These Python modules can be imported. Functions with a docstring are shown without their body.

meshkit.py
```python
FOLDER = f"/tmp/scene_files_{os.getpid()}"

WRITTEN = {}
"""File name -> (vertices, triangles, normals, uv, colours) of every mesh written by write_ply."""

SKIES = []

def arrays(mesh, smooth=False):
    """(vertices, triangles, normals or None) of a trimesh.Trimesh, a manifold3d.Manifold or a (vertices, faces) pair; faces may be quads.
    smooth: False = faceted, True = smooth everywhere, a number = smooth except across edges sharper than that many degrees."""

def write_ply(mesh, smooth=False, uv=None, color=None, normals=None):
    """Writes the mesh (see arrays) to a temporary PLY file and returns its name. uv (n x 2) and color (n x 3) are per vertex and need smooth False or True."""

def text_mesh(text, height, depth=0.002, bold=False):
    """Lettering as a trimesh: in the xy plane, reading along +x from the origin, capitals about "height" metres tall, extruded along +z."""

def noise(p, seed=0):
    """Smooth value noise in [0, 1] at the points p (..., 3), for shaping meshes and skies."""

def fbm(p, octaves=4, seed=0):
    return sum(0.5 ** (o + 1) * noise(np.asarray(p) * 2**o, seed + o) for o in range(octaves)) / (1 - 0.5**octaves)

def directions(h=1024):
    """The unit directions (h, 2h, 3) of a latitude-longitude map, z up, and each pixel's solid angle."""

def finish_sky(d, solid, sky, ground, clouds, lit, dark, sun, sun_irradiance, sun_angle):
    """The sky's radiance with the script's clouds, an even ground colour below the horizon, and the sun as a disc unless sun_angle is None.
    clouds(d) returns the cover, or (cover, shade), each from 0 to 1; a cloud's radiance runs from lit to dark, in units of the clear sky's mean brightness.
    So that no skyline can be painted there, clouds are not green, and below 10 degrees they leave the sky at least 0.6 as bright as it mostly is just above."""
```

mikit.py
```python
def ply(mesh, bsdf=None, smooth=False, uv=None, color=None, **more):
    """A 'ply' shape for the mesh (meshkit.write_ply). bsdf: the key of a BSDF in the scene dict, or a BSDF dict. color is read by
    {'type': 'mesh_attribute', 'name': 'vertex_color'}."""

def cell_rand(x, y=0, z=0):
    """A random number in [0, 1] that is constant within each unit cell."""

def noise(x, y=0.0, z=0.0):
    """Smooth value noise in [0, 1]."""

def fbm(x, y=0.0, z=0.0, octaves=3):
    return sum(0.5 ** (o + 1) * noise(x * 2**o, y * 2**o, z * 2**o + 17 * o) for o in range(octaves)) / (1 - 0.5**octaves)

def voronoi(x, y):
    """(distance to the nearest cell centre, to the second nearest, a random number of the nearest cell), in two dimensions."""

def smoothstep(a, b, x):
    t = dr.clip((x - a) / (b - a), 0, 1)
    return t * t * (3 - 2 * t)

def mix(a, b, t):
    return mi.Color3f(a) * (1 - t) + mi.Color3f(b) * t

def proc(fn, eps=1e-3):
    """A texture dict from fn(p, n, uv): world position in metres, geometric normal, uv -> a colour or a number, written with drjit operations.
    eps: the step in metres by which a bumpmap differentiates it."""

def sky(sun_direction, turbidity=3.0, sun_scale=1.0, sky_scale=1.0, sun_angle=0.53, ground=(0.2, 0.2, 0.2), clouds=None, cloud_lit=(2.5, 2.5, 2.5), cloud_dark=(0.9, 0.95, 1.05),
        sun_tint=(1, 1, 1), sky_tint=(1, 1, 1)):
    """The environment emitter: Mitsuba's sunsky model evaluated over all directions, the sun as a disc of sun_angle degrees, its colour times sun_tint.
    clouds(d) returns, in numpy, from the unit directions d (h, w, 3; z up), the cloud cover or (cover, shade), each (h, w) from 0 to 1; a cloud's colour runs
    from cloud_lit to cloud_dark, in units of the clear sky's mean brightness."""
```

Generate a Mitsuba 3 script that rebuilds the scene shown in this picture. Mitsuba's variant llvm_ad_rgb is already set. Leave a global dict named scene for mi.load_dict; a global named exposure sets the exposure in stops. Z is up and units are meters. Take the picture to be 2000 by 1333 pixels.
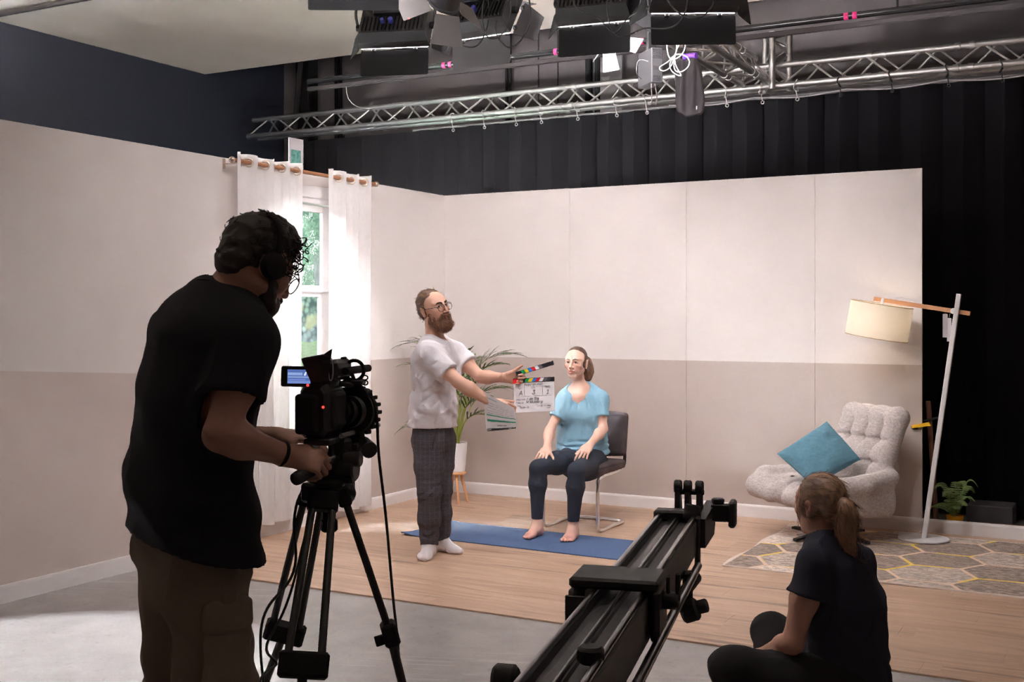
import math, random
import numpy as np, trimesh, shapely.geometry as sg, shapely.affinity as sa
import mitsuba as mi, drjit as dr
import mikit, meshkit
from mikit import noise, fbm, voronoi, cell_rand, smoothstep, mix
from trimesh.transformations import rotation_matrix as rotm
T = mi.ScalarTransform4f
scene, labels = {'type': 'scene'}, {}

# ---------------------------------------------------------------- camera
# World axes follow the set: the long set wall stands on y = 0, the wall with the window on x = 0, z is up.
FOC, CX, CY, EYE = 2260.0, 1000.0, 617.0, 1.55
CAM = np.array([5.395, -8.653, EYE]); FWD = np.array([-0.4787, 0.878, 0.0]); RGT = np.array([0.878, 0.4787, 0.0]); UP = np.array([0, 0, 1.0])
scene['camera'] = {'type': 'perspective', 'fov': 2 * math.degrees(math.atan(1000 / FOC)), 'fov_axis': 'x',
    'near_clip': 0.05, 'far_clip': 60.0,
    'principal_point_offset_x': 0.0, 'principal_point_offset_y': (666.5 - CY) / 1333.0,
    'to_world': T().look_at(origin=CAM.tolist(), target=(CAM + FWD).tolist(), up=[0, 0, 1])}
exposure = 1.15

# ---------------------------------------------------------------- lights (their lamps are built further down with these strengths)
LED_KEY = 27.0        # the LED panels hung over the set
LED_TINT = (1.0, 0.955, 0.965)
UNSEEN_WINDOW_LAMP = 2000.0   # unseen lamp behind the window, lighting curtains and floor
UNSEEN_PRINT_LAMP = 38.0     # unseen lamp placed to light the garden print
WINDOW_SPOT = 26.0     # unseen beam set in a hanging spotlight to brighten the window
SIDE_LAMP = 150.0      # spot on the concrete at the left
SHADE_BULB = 20.0
UNSEEN_UPLIGHT = 85.0        # unseen trough lamp beside the view, placed to brighten the ceiling
UNSEEN_STRIPS = 1.0      # unseen strip lights above the view, placed to lift the foreground
scene['room_glow'] = {'type': 'constant', 'radiance': {'type': 'rgb', 'value': [0.012, 0.012, 0.014]}}

# ---------------------------------------------------------------- helpers
def ray(px, py): return FWD + RGT * (px - CX) / FOC + UP * (CY - py) / FOC
def P(px, py, d): return CAM + d * ray(px, py)
def fl(px, py, z=0.0):
    r = ray(px, py); return CAM + r * (z - EYE) / r[2]
def onx(px, py, x):
    r = ray(px, py); return CAM + r * (x - CAM[0]) / r[0]
def ony(px, py, y):
    r = ray(px, py); return CAM + r * (y - CAM[1]) / r[1]
def srgb(r, g, b):
    return [((c / 255 + 0.055) / 1.055) ** 2.4 if c > 10 else c / 255 / 12.92 for c in (r, g, b)]
def rgb(c): return {'type': 'rgb', 'value': list(map(float, c))}
def nrm(v): v = np.asarray(v, float); return v / (np.linalg.norm(v) + 1e-12)
def smooth01(a, b, x): t = np.clip((x - a) / (b - a), 0, 1); return t * t * (3 - 2 * t)

def mat(name, color, rough=0.6, spec=0.4, metal=0.0, two=True, bump=None, **kw):
    b = {'type': 'principled', 'base_color': color if isinstance(color, dict) else rgb(color), 'roughness': rough, 'metallic': metal, **kw}
    if not metal: b['specular'] = spec
    if bump: b = {'type': 'bumpmap', 'arbitrary': bump[0], 'scale': bump[1], 'bsdf': b}
    scene['mat_' + name] = {'type': 'twosided', 'bsdf': b} if two else b
def vcol(name, rough=0.6, **kw): mat(name, {'type': 'mesh_attribute', 'name': 'vertex_color'}, rough, **kw)

used = {}
def key_for(name, parent=None):
    k = (parent + '__' if parent else '') + name
    n = used.get(k, -1) + 1; used[k] = n
    return k if n == 0 else f'{k}_{n:03d}'
def obj(name, mesh, m, parent=None, smooth=35, label=None, cat=None, group=None, kind=None, **kw):
    key = key_for(name, parent)
    scene[key] = mesh if isinstance(mesh, dict) else mikit.ply(mesh, 'mat_' + m, smooth, **kw)
    tag(key, label, cat, group, kind)
    return key
def thing(name, label, cat, group=None):
    key = key_for(name); tag(key, label, cat, group); return key
def tag(key, label=None, cat=None, group=None, kind=None):
    d = {k: v for k, v in (('label', label), ('category', cat), ('group', group), ('kind', kind)) if v}
    if d: labels.setdefault(key, {}).update(d)
def struct(name, mesh, m, smooth=35, **kw): return obj(name, mesh, m, None, smooth, kind='structure', **kw)

# ---- meshes
def along(a, b, t): return a + (b - a) * t
cat = trimesh.util.concatenate
def box(lo, hi): 
    lo, hi = np.minimum(lo, hi), np.maximum(lo, hi)
    b = trimesh.creation.box(hi - lo); b.apply_translation((lo + hi) / 2); return b
def rbox(lo, hi, r=0.004, seg=1):
    """A box with rounded or chamfered edges."""
    lo, hi = np.minimum(lo, hi).astype(float), np.maximum(lo, hi).astype(float)
    r = min(r, 0.49 * (hi - lo).min())
    if seg <= 1:
        c, e, pts = (lo + hi) / 2, (hi - lo) / 2, []
        for sx in (-1, 1):
            for sy in (-1, 1):
                for sz in (-1, 1):
                    s = np.array([sx, sy, sz])
                    for k in range(3):
                        q = e - r; q = q.copy(); q[k] = e[k]; pts.append(c + s * q)
        return trimesh.convex.convex_hull(np.array(pts))
    sp = trimesh.creation.uv_sphere(r, count=[2 * seg + 1, 4 * seg]).vertices
    cs = [np.array([x, y, z]) for x in (lo[0] + r, hi[0] - r) for y in (lo[1] + r, hi[1] - r) for z in (lo[2] + r, hi[2] - r)]
    return trimesh.convex.convex_hull(np.vstack([sp + c for c in cs]))
def frame(z, x=None):
    z = nrm(z); x = np.array([1.0, 0, 0] if x is None else x, float)
    x = x - z * (x @ z)
    if np.linalg.norm(x) < 1e-4: x = np.array([0, 1.0, 0]) - z * z[1]
    x = nrm(x); return np.stack([x, np.cross(z, x), z], 1)
def place(mesh, o=(0, 0, 0), R=None):
    m = mesh.copy(); M = np.eye(4)
    if R is not None: M[:3, :3] = R
    M[:3, 3] = o; m.apply_transform(M); return m
def rz(deg): return rotm(math.radians(deg), [0, 0, 1])[:3, :3]
def rx(deg): return rotm(math.radians(deg), [1, 0, 0])[:3, :3]
def ry(deg): return rotm(math.radians(deg), [0, 1, 0])[:3, :3]
def tube(pts, r, sides=10, closed=False, caps=True, ref=None):
    """A tube along a polyline, with parallel-transported rings."""
    p = np.asarray(pts, float); n = len(p); r = np.broadcast_to(np.asarray(r, float), (n,))
    t = (np.roll(p, -1, 0) - np.roll(p, 1, 0)) if closed else np.gradient(p, axis=0)
    t /= np.linalg.norm(t, axis=1, keepdims=True) + 1e-12
    a = np.array(ref if ref is not None else ([0, 0, 1.0] if abs(t[0, 2]) < 0.9 else [1.0, 0, 0]), float)
    rings, ang = [], np.arange(sides) * 2 * np.pi / sides
    for i in range(n):
        a = a - t[i] * (a @ t[i]); a = nrm(a); b = np.cross(t[i], a)
        rings.append(p[i] + r[i] * (np.cos(ang)[:, None] * a + np.sin(ang)[:, None] * b))
    v = np.vstack(rings); f = []
    for i in range(n if closed else n - 1):
        j = (i + 1) % n
        k = np.arange(sides); k2 = (k + 1) % sides
        f.append(np.stack([i * sides + k, i * sides + k2, j * sides + k2], 1)); f.append(np.stack([i * sides + k, j * sides + k2, j * sides + k], 1))
    if caps and not closed:
        v = np.vstack([v, p[0], p[-1]]); k = np.arange(sides); k2 = (k + 1) % sides
        f.append(np.stack([np.full(sides, n * sides), k2, k], 1)); f.append(np.stack([np.full(sides, n * sides + 1), (n - 1) * sides + k, (n - 1) * sides + k2], 1))
    return trimesh.Trimesh(v, np.vstack(f), process=False)
def cyl(a, b, r, r2=None, sides=16): 
    a, b = np.asarray(a, float), np.asarray(b, float)
    return tube([a, b], [r, r if r2 is None else r2], sides)
def ccyl(a, b, r, c=0.002, sides=20):
    """A cylinder with chamfered rims."""
    a, b = np.asarray(a, float), np.asarray(b, float); u = nrm(b - a)
    return tube([a, a + u * 1e-5, a + u * c, b - u * c, b - u * 1e-5, b], [r - c, r - c, r, r, r - c, r - c], sides)
def lathe(profile, sides=32, o=(0, 0, 0), R=None):
    pr = np.asarray(profile, float); n = len(pr); ang = np.arange(sides) * 2 * np.pi / sides
    v = np.stack([pr[:, None, 0] * np.cos(ang), pr[:, None, 0] * np.sin(ang), np.broadcast_to(pr[:, None, 1], (n, sides))], -1).reshape(-1, 3)
    f, k = [], np.arange(sides); k2 = (k + 1) % sides
    for i in range(n - 1):
        f.append(np.stack([i * sides + k, i * sides + k2, (i + 1) * sides + k2], 1)); f.append(np.stack([i * sides + k, (i + 1) * sides + k2, (i + 1) * sides + k], 1))
    m = trimesh.Trimesh(v, np.vstack(f), process=False)
    return place(m, o, R)
def spline(pts, n=40, closed=False):
    from scipy.interpolate import CubicSpline
    p = np.asarray(pts, float)
    if closed: p = np.vstack([p, p[:1]])
    s = np.r_[0, np.cumsum(np.linalg.norm(np.diff(p, axis=0), axis=1))]
    return CubicSpline(s, p, bc_type='periodic' if closed else 'natural')(np.linspace(0, s[-1], n + closed))[:n]
def grid_mesh(X, thick=0.0, nrm_dir=None):
    """A sheet from a grid of points (n, m, 3), with an optional back side."""
    n, m = X.shape[:2]; i, j = np.meshgrid(np.arange(n - 1), np.arange(m - 1), indexing='ij'); a = (i * m + j).ravel()
    f = np.vstack([np.stack([a, a + m, a + m + 1], 1), np.stack([a, a + m + 1, a + 1], 1)])
    me = trimesh.Trimesh(X.reshape(-1, 3), f, process=False)
    if thick:
        N = me.vertex_normals if nrm_dir is None else np.broadcast_to(nrm_dir, (n * m, 3))
        v = np.vstack([me.vertices, me.vertices - N * thick]); k = n * m
        edge = np.r_[np.arange(m - 1), (np.arange(n - 1)) * m + m - 1, (n - 1) * m + np.arange(m - 1, 0, -1), np.arange(n - 1, 0, -1) * m]
        e2 = np.roll(edge, -1)
        f = np.vstack([f, f[:, ::-1] + k, np.stack([edge, e2, e2 + k], 1), np.stack([edge, e2 + k, edge + k], 1)])
        me = trimesh.Trimesh(v, f, process=False)
    return me
def poly(pts, depth, o=(0, 0, 0), R=None):
    """An outline (2-D points or a shapely shape) pushed out along local z."""
    g = pts if hasattr(pts, 'geom_type') else sg.Polygon(pts)
    gs = getattr(g, 'geoms', [g])
    return place(cat([trimesh.creation.extrude_polygon(q, depth, engine='earcut') for q in gs]), o, R)
def rrect(w, h, r, n=4): return sg.box(-w / 2 + r, -h / 2 + r, w / 2 - r, h / 2 - r).buffer(r, quad_segs=n)
def words(s, h, o, R, depth=0.0008, bold=False, slant=0.0):
    m = meshkit.text_mesh(s, h, depth, bold)
    if slant: m.vertices[:, 0] += slant * m.vertices[:, 1]
    return place(m, o, R)

# ---- soft solids: distance fields on a grid, meshed by surface nets
class Field:
    def __init__(s, lo, hi, h):
        s.h = h; s.lo = np.asarray(lo, float); s.n = np.ceil((np.asarray(hi, float) - s.lo) / h).astype(int) + 1
        s.G = np.full(s.n, 0.5, np.float32)
    def coords(s, sl): return [((np.arange(a.start, a.stop) * s.h) + s.lo[k]).astype(np.float32) for k, a in enumerate(sl)]
    def slices(s, lo, hi):
        a = np.clip(np.floor((lo - s.lo) / s.h).astype(int), 0, s.n); b = np.clip(np.ceil((hi - s.lo) / s.h).astype(int) + 1, 0, s.n)
        return tuple(slice(x, y) for x, y in zip(a, b)) if (b > a).all() else None
    def put(s, prims):
        for fn, lo, hi, k, op in prims:
            m = max(k, 0) + 2.5 * s.h + 0.01
            sl = s.slices(lo - m, hi + m)
            if sl is None: continue
            x, y, z = s.coords(sl)
            d = fn(x[:, None, None], y[None, :, None], z[None, None, :])
            g = s.G[sl]
            if op == '+':
                if k > 0:
                    t = np.clip(0.5 + 0.5 * (g - d) / k, 0, 1); s.G[sl] = g + (d - g) * t - k * t * (1 - t)
                else: s.G[sl] = np.minimum(g, d)
            elif op == '-':
                t = np.clip(0.5 - 0.5 * (g + d) / max(k, 1e-5), 0, 1); s.G[sl] = g + (-d - g) * t + k * t * (1 - t)
        return s
    def cut(s, o, n, k=0.0):
        """Keeps the side of the plane that n points away from."""
        x, y, z = s.coords([slice(0, a) for a in s.n])
        d = (x[:, None, None] - o[0]) * n[0] + (y[None, :, None] - o[1]) * n[1] + (z[None, None, :] - o[2]) * n[2]
        s.G = np.maximum(s.G, d.astype(np.float32)); return s
    def shell(s, t): s.G = np.maximum(s.G, -(s.G + np.float32(t))); return s
    def minus(s, other, gap=0.0): s.G = np.maximum(s.G, -(other.G - np.float32(gap))); return s
    def bump(s, fn, band=0.03):
        i = np.nonzero(np.abs(s.G) < band); p = np.stack(i, 1) * s.h + s.lo
        s.G[i] += fn(p).astype(np.float32); return s
    def mesh(s, drop=()):
        G, h = s.G, s.h; I = G < 0; n = np.array(G.shape)
        c = [I[a:n[0] - 1 + a, b:n[1] - 1 + b, d:n[2] - 1 + d] for a in (0, 1) for b in (0, 1) for d in (0, 1)]
        al, an = c[0].copy(), c[0].copy()
        for q in c[1:]: al &= q; an |= q
        cell = an & ~al
        cx = np.argwhere(cell); idx = np.full(cell.shape, -1, np.int32); idx[tuple(cx.T)] = np.arange(len(cx))
        pos, cnt = np.zeros((len(cx), 3)), np.zeros(len(cx))
        off = [(a, b, d) for a in (0, 1) for b in (0, 1) for d in (0, 1)]
        val = np.stack([G[cx[:, 0] + o[0], cx[:, 1] + o[1], cx[:, 2] + o[2]] for o in off], 1)
        for i, oa in enumerate(off):
            for j, ob in enumerate(off):
                if j > i and sum(abs(np.subtract(oa, ob))) == 1:
                    va, vb = val[:, i], val[:, j]; m = (va < 0) != (vb < 0)
                    t = np.where(m, va / np.where(m, va - vb, 1), 0)
                    pos += np.where(m[:, None], np.array(oa) + t[:, None] * np.subtract(ob, oa), 0); cnt += m
        v = (cx + pos / cnt[:, None]) * h + s.lo
        F = []
        for ax in range(3):
            sl0 = [slice(1, n[k] - 1) for k in range(3)]; sl0[ax] = slice(0, n[ax] - 1); sl1 = list(sl0); sl1[ax] = slice(1, n[ax])
            A, B = I[tuple(sl0)], I[tuple(sl1)]; e = np.argwhere(A != B); base = e.copy()
            for k in range(3): base[:, k] += 0 if k == ax else 1
            flip = A[tuple(e.T)]; u, w = (ax + 1) % 3, (ax + 2) % 3
            q = []
            for du, dw in ((-1, -1), (0, -1), (0, 0), (-1, 0)):
                b = base.copy(); b[:, u] += du; b[:, w] += dw; q.append(idx[tuple(b.T)])
            q = np.stack(q, 1); q[~flip] = q[~flip][:, ::-1]; q = q[(q >= 0).all(1)]
            F += [q[:, [0, 1, 2]], q[:, [0, 2, 3]]]
        me = trimesh.Trimesh(v, np.vstack(F), process=False)
        for lo, hi in drop:  # leaves out what a finer field covers
            ce = me.triangles_center; me = trimesh.Trimesh(me.vertices, me.faces[~((ce > lo) & (ce < hi)).all(1)], process=False)
        return me
def bounds_of(prims, m=0.02):
    ps = [p for p in prims if p[4] == '+']
    return np.min([p[1] for p in ps], 0) - m, np.max([p[2] for p in ps], 0) + m
def solid(prims, h, m=0.02): 
    lo, hi = bounds_of(prims, m); return Field(lo, hi, h).put(prims)
def cone(a, b, ra, rb=None, k=0.02, op='+'):
    """A round cone from a to b."""
    a, b = np.asarray(a, np.float32), np.asarray(b, np.float32); rb = ra if rb is None else rb; u = b - a; L = float(u @ u) + 1e-9
    def fn(x, y, z):
        dx, dy, dz = x - a[0], y - a[1], z - a[2]
        t = np.clip((dx * u[0] + dy * u[1] + dz * u[2]) / L, 0, 1)
        return np.sqrt((dx - t * u[0]) ** 2 + (dy - t * u[1]) ** 2 + (dz - t * u[2]) ** 2) - (ra + (rb - ra) * t)
    r = max(ra, rb); return (fn, np.minimum(a, b) - r, np.maximum(a, b) + r, k, op)
def ell(c, r, R=None, k=0.02, op='+'):
    """An ellipsoid with half axes r along the columns of R."""
    c, r = np.asarray(c, np.float32), np.asarray(r, np.float32); R = np.eye(3, dtype=np.float32) if R is None else np.asarray(R, np.float32)
    def fn(x, y, z):
        d = (x - c[0], y - c[1], z - c[2])
        q = [d[0] * R[0, i] + d[1] * R[1, i] + d[2] * R[2, i] for i in range(3)]
        k0 = np.sqrt(sum((q[i] / r[i]) ** 2 for i in range(3))); k1 = np.sqrt(sum((q[i] / r[i] ** 2) ** 2 for i in range(3))) + 1e-6
        return k0 * (k0 - 1) / k1
    e = np.sqrt(((np.abs(R) * r) ** 2).sum(1)); return (fn, c - e, c + e, k, op)
def slab(a, b, wa, da, wb, db, side, k=0.03, op='+'):
    """A tapering trunk piece from a to b: half widths w along side, half depths d across it."""
    a, b = np.asarray(a, np.float32), np.asarray(b, np.float32); L = float(np.linalg.norm(b - a)); Fm = frame(b - a, side).astype(np.float32)
    def fn(x, y, z):
        d = (x - a[0], y - a[1], z - a[2])
        q = [d[0] * Fm[0, i] + d[1] * Fm[1, i] + d[2] * Fm[2, i] for i in range(3)]
        t = np.clip(q[2] / L, 0, 1); w = wa + (wb - wa) * t; e = da + (db - da) * t; m = np.minimum(w, e)
        return np.sqrt((q[0] * m / w) ** 2 + (q[1] * m / e) ** 2 + (q[2] - t * L) ** 2) - m
    r = max(wa, wb, da, db); return (fn, np.minimum(a, b) - r, np.maximum(a, b) + r, k, op)
def grow(prims, d): return [((lambda f: lambda x, y, z: f(x, y, z) - d)(p[0]), p[1] - d, p[2] + d, p[3], p[4]) for p in prims]
# ================================================================ materials
def paint(p, n, uv):
    line = 1.197 + dr.maximum(0, -3.55 - p.y) * 0.058
    low = smoothstep(line + 0.003, line - 0.003, p.z)
    t = fbm(p.x * 3 + p.y * 3, p.y * 2, p.z * 3) * 0.04 + 0.98
    lower = mix(srgb(202, 188, 182), srgb(184, 170, 163), smoothstep(-2.95, -2.75, p.y))     # the board left of the window has a paler lower coat
    return mix(srgb(222, 214, 211), lower, low) * t
mat('set_paint', mikit.proc(paint), 0.75, 0.25)
def wood_floor(p, n, uv):
    row = dr.floor(p.y / 0.1911); s = cell_rand(row, 3, 5)
    pl = cell_rand(row, dr.floor((p.x + s * 1.3) / 1.3), 9)
    g = fbm(p.x * 2.2 + pl * 40, p.y * 42 + 9 * fbm(p.x * 1.3, p.y * 4), pl * 31, 4)
    f = noise(p.x * 7 + pl * 70, p.y * 210, pl * 13)
    d = smoothstep(0.60, 0.85, fbm(p.x * 1.5 + pl * 20, p.y * 24, 5 + pl * 9, 3))
    c = mix(srgb(163, 132, 110), srgb(190, 160, 137), g * 1.3 - 0.15 + (pl - 0.5) * 0.35)
    return c * (0.91 + 0.14 * f) * (1 - 0.46 * d)
mat('oak', mikit.proc(wood_floor), 0.42, 0.4)
def concrete(p, n, uv):
    a = fbm(p.x * 1.1, p.y * 1.1, 3, 4); b = fbm(p.x * 9, p.y * 9, 7, 3); c = noise(p.x * 120, p.y * 120)
    sc = smoothstep(0.72, 0.8, noise((p.x + p.y * 0.6) * 3, (p.y - p.x * 0.4) * 60, 4)) * smoothstep(0.45, 0.7, noise(p.x * 2, p.y * 2, 8))
    sp = smoothstep(0.9, 0.95, noise(p.x * 45, p.y * 45, 2))
    return mix(srgb(122, 117, 115), srgb(150, 145, 142), a * 0.7 + b * 0.4) * (0.95 + 0.07 * c) * (1 + 0.16 * sc - 0.12 * sp)
def concrete_rough(p, n, uv): return 0.26 + 0.2 * fbm(p.x * 3, p.y * 3, 1)
mat('concrete', mikit.proc(concrete), mikit.proc(concrete_rough), 0.5)
mat('white_paint', srgb(232, 226, 224), 0.4, 0.4)
def backdrop_wall(p, n, uv): return mix(srgb(112, 105, 106), srgb(128, 120, 120), fbm(p.x * 2, p.z * 2, 3)) 
mat('grey_wall', mikit.proc(backdrop_wall), 0.85, 0.2)
mat('navy_wall', srgb(46, 49, 62), 0.7, 0.25)
def ceil_col(p, n, uv): return mi.Color3f(0.86, 0.775, 0.685) * (0.95 + 0.1 * fbm(p.x * 2, p.y * 2))
mat('ceiling', mikit.proc(ceil_col), 0.9, 0.1)
mat('black_cloth', srgb(11, 10, 12), 0.95, 0.03)
mat('dark', srgb(34, 33, 36), 0.8, 0.2)
mat('raw_wood', srgb(112, 78, 62), 0.8, 0.2)
mat('seam', srgb(58, 54, 56), 0.9, 0.1)
mat('black_metal', srgb(24, 23, 25), 0.45, 0.4)
mat('black_matte', srgb(14, 13, 15), 0.75, 0.15)
mat('black_gloss', srgb(16, 16, 19), 0.22, 0.6)
mat('grey_metal', srgb(128, 124, 126), 0.5, 0.5)
mat('alu', (0.84, 0.82, 0.82), 0.42, metal=1.0)
mat('chrome', (0.86, 0.85, 0.84), 0.08, metal=1.0)
mat('white_plastic', srgb(236, 232, 232), 0.35, 0.5)
mat('light_grey', srgb(188, 182, 186), 0.5, 0.4)
mat('pink_tape', srgb(250, 70, 150), 0.6, 0.3)
mat('blue_gel', srgb(70, 140, 215), 0.5, 0.4)
mat('purple_gel', srgb(120, 70, 190), 0.5, 0.4)
mat('cable', srgb(18, 18, 20), 0.5, 0.4)
mat('red_plastic', srgb(214, 32, 44), 0.4, 0.5)

# ================================================================ structure
struct('floor', box([-3.2, -11, -0.2], [9, 2.6, 0.0]), 'concrete')
rng = random.Random(3)
NROW = 18; PW = 3.44 / NROW; PL = 1.3
for r in range(NROW):
    y1 = -r * PW; y0 = y1 - PW
    h = ((r * 0.618) % 1.0) * PL
    x = -h
    while x < 6.6:
        a, b = max(x, 0.0) + 0.0003, min(x + PL, 6.6) - 0.0003
        if b - a > 0.02: obj('plank', rbox([a, y0 + 0.0004, 0.0002], [b, y1 - 0.0004, 0.0086 + rng.uniform(0, 0.0002)], 0.0005), 'oak', 'floor', False)
        x += PL
WF = 0.009   # top of the wooden floor

# the wall with the window: one board with an opening
WY0, WY1, WZ0, WZ1 = -2.46, -1.50, 0.50, 2.44
left = cat([box([-0.03, -7.4, 0], [0, WY0, 2.607]), box([-0.03, WY1, 0], [0, 0.03, 2.607]), box([-0.03, WY0, 0], [0, WY1, WZ0]), box([-0.03, WY0, WZ1], [0, WY1, 2.607])])
struct('wall_left', left, 'set_paint', False)
xs = [0.0, 1.22, 2.24, 3.25, 4.012]
struct('wall_back', cat([box([0, 0.024, 0], [4.008, 0.05, 2.59])] + [box([x0, 0.05, 0.0], [x0 + 0.045, 0.095, 2.58]) for x0 in (0.1, 1.2, 2.2, 3.2, 3.955)]), 'raw_wood', False)
for a, b in zip(xs, xs[1:]):
    obj('panel', rbox([a + 0.0006, 0.0, 0.0], [b - 0.0006, 0.024, 2.607 - 0.002 * (a > 1)], 0.0012), 'set_paint', 'wall_back', False)
def skirting(pts, name):
    pr = sg.Polygon([(0, 0), (0.016, 0), (0.016, 0.082), (0.012, 0.094), (0.006, 0.098), (0, 0.098)])
    a, b = np.array(pts[0], float), np.array(pts[1], float)
    u = nrm(b - a); w = np.array([u[1], -u[0], 0.0])     # thickness to the right of the run
    R = np.stack([w, np.array([0, 0, 1.0]), u], 1)
    if np.linalg.det(R) < 0: R[:, 0] *= 1
    struct(name, poly(pr, float(np.linalg.norm(b - a)), a, R), 'white_paint', False)
skirting([[0, -7.4, 0.0], [0, 0, 0.0]], 'baseboard_left')
skirting([[0, 0, WF - 0.002], [6.6, 0, WF - 0.002]], 'baseboard_back')

# the studio around the set
struct('wall_stage_left', box([-3.28, -11, 0], [-3.13, 1.6, 5.3]), 'navy_wall')
struct('wall_stage_back', box([-3.13, 1.6, 0], [9, 1.75, 5.3]), 'grey_wall')
for z in (3.62, 5.0): obj('groove', box([-3.1, 1.594, z - 0.006], [9, 1.602, z + 0.006]), 'seam', 'wall_stage_back', False)
for px in (1197, 1052, 1090):
    q = ony(px, 140, 1.6); obj('groove', box([q[0] - 0.006, 1.594, 3.3], [q[0] + 0.006, 1.602, 5.2]), 'seam', 'wall_stage_back', False)
struct('wall_stage_right', box([9, -11, 0], [9.15, 2.6, 5.3]), 'grey_wall')  # out of view; grey so that it bounces light into the foreground
struct('wall_stage_front', box([-3.13, -11.15, 0], [9, -11, 5.3]), 'grey_wall')  # unseen wall, toned to reflect light onto the people in front
struct('ceiling', box([-3.13, -11, 4.05], [9, 0.34, 4.2]), 'ceiling')
struct('ceiling_high', box([-3.2, 0.34, 5.3], [9.15, 2.6, 5.4]), 'dark')
struct('trim_1', box([-3.13, 0.30, 4.2], [9, 0.34, 5.3]), 'dark')

# ---------------------------------------------------------------- black curtain along the studio wall
def drape(x0, x1, z0, z1, y, amp, per, n, m, seed, lean=0.0):
    rs = np.random.RandomState(seed); u = np.linspace(0, 1, n); w = np.linspace(0, 1, m)
    ph = np.cumsum(1 + 0.5 * (meshkit.noise(np.stack([u * (x1 - x0) * 1.7, 0 * u, 0 * u], 1), seed) - 0.5)) / n * (x1 - x0) / per * 2 * np.pi
    X = np.zeros((n, m, 3))
    for j, t in enumerate(w):
        a = amp * (0.55 + 0.45 * t)
        X[:, j, 0] = x0 + (x1 - x0) * u + 0.3 * per * 0.2 * np.sin(2 * ph)
        X[:, j, 1] = y + a * np.sin(ph + 0.4 * np.sin(3 * t + seed)) + 0.4 * a * np.sin(0.53 * ph + 1.1 * t)
        X[:, j, 2] = z1 + (z0 - z1) * t
    return X
X = drape(-2.3, 8.9, 0.02, 3.36, 0.86, 0.03, 0.30, 760, 16, 5)
obj('stage_curtain', grid_mesh(X, 0.004), 'black_cloth', None, True, 'tall pleated black curtain hanging from the aluminium truss behind the set walls', 'curtain')

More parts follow.
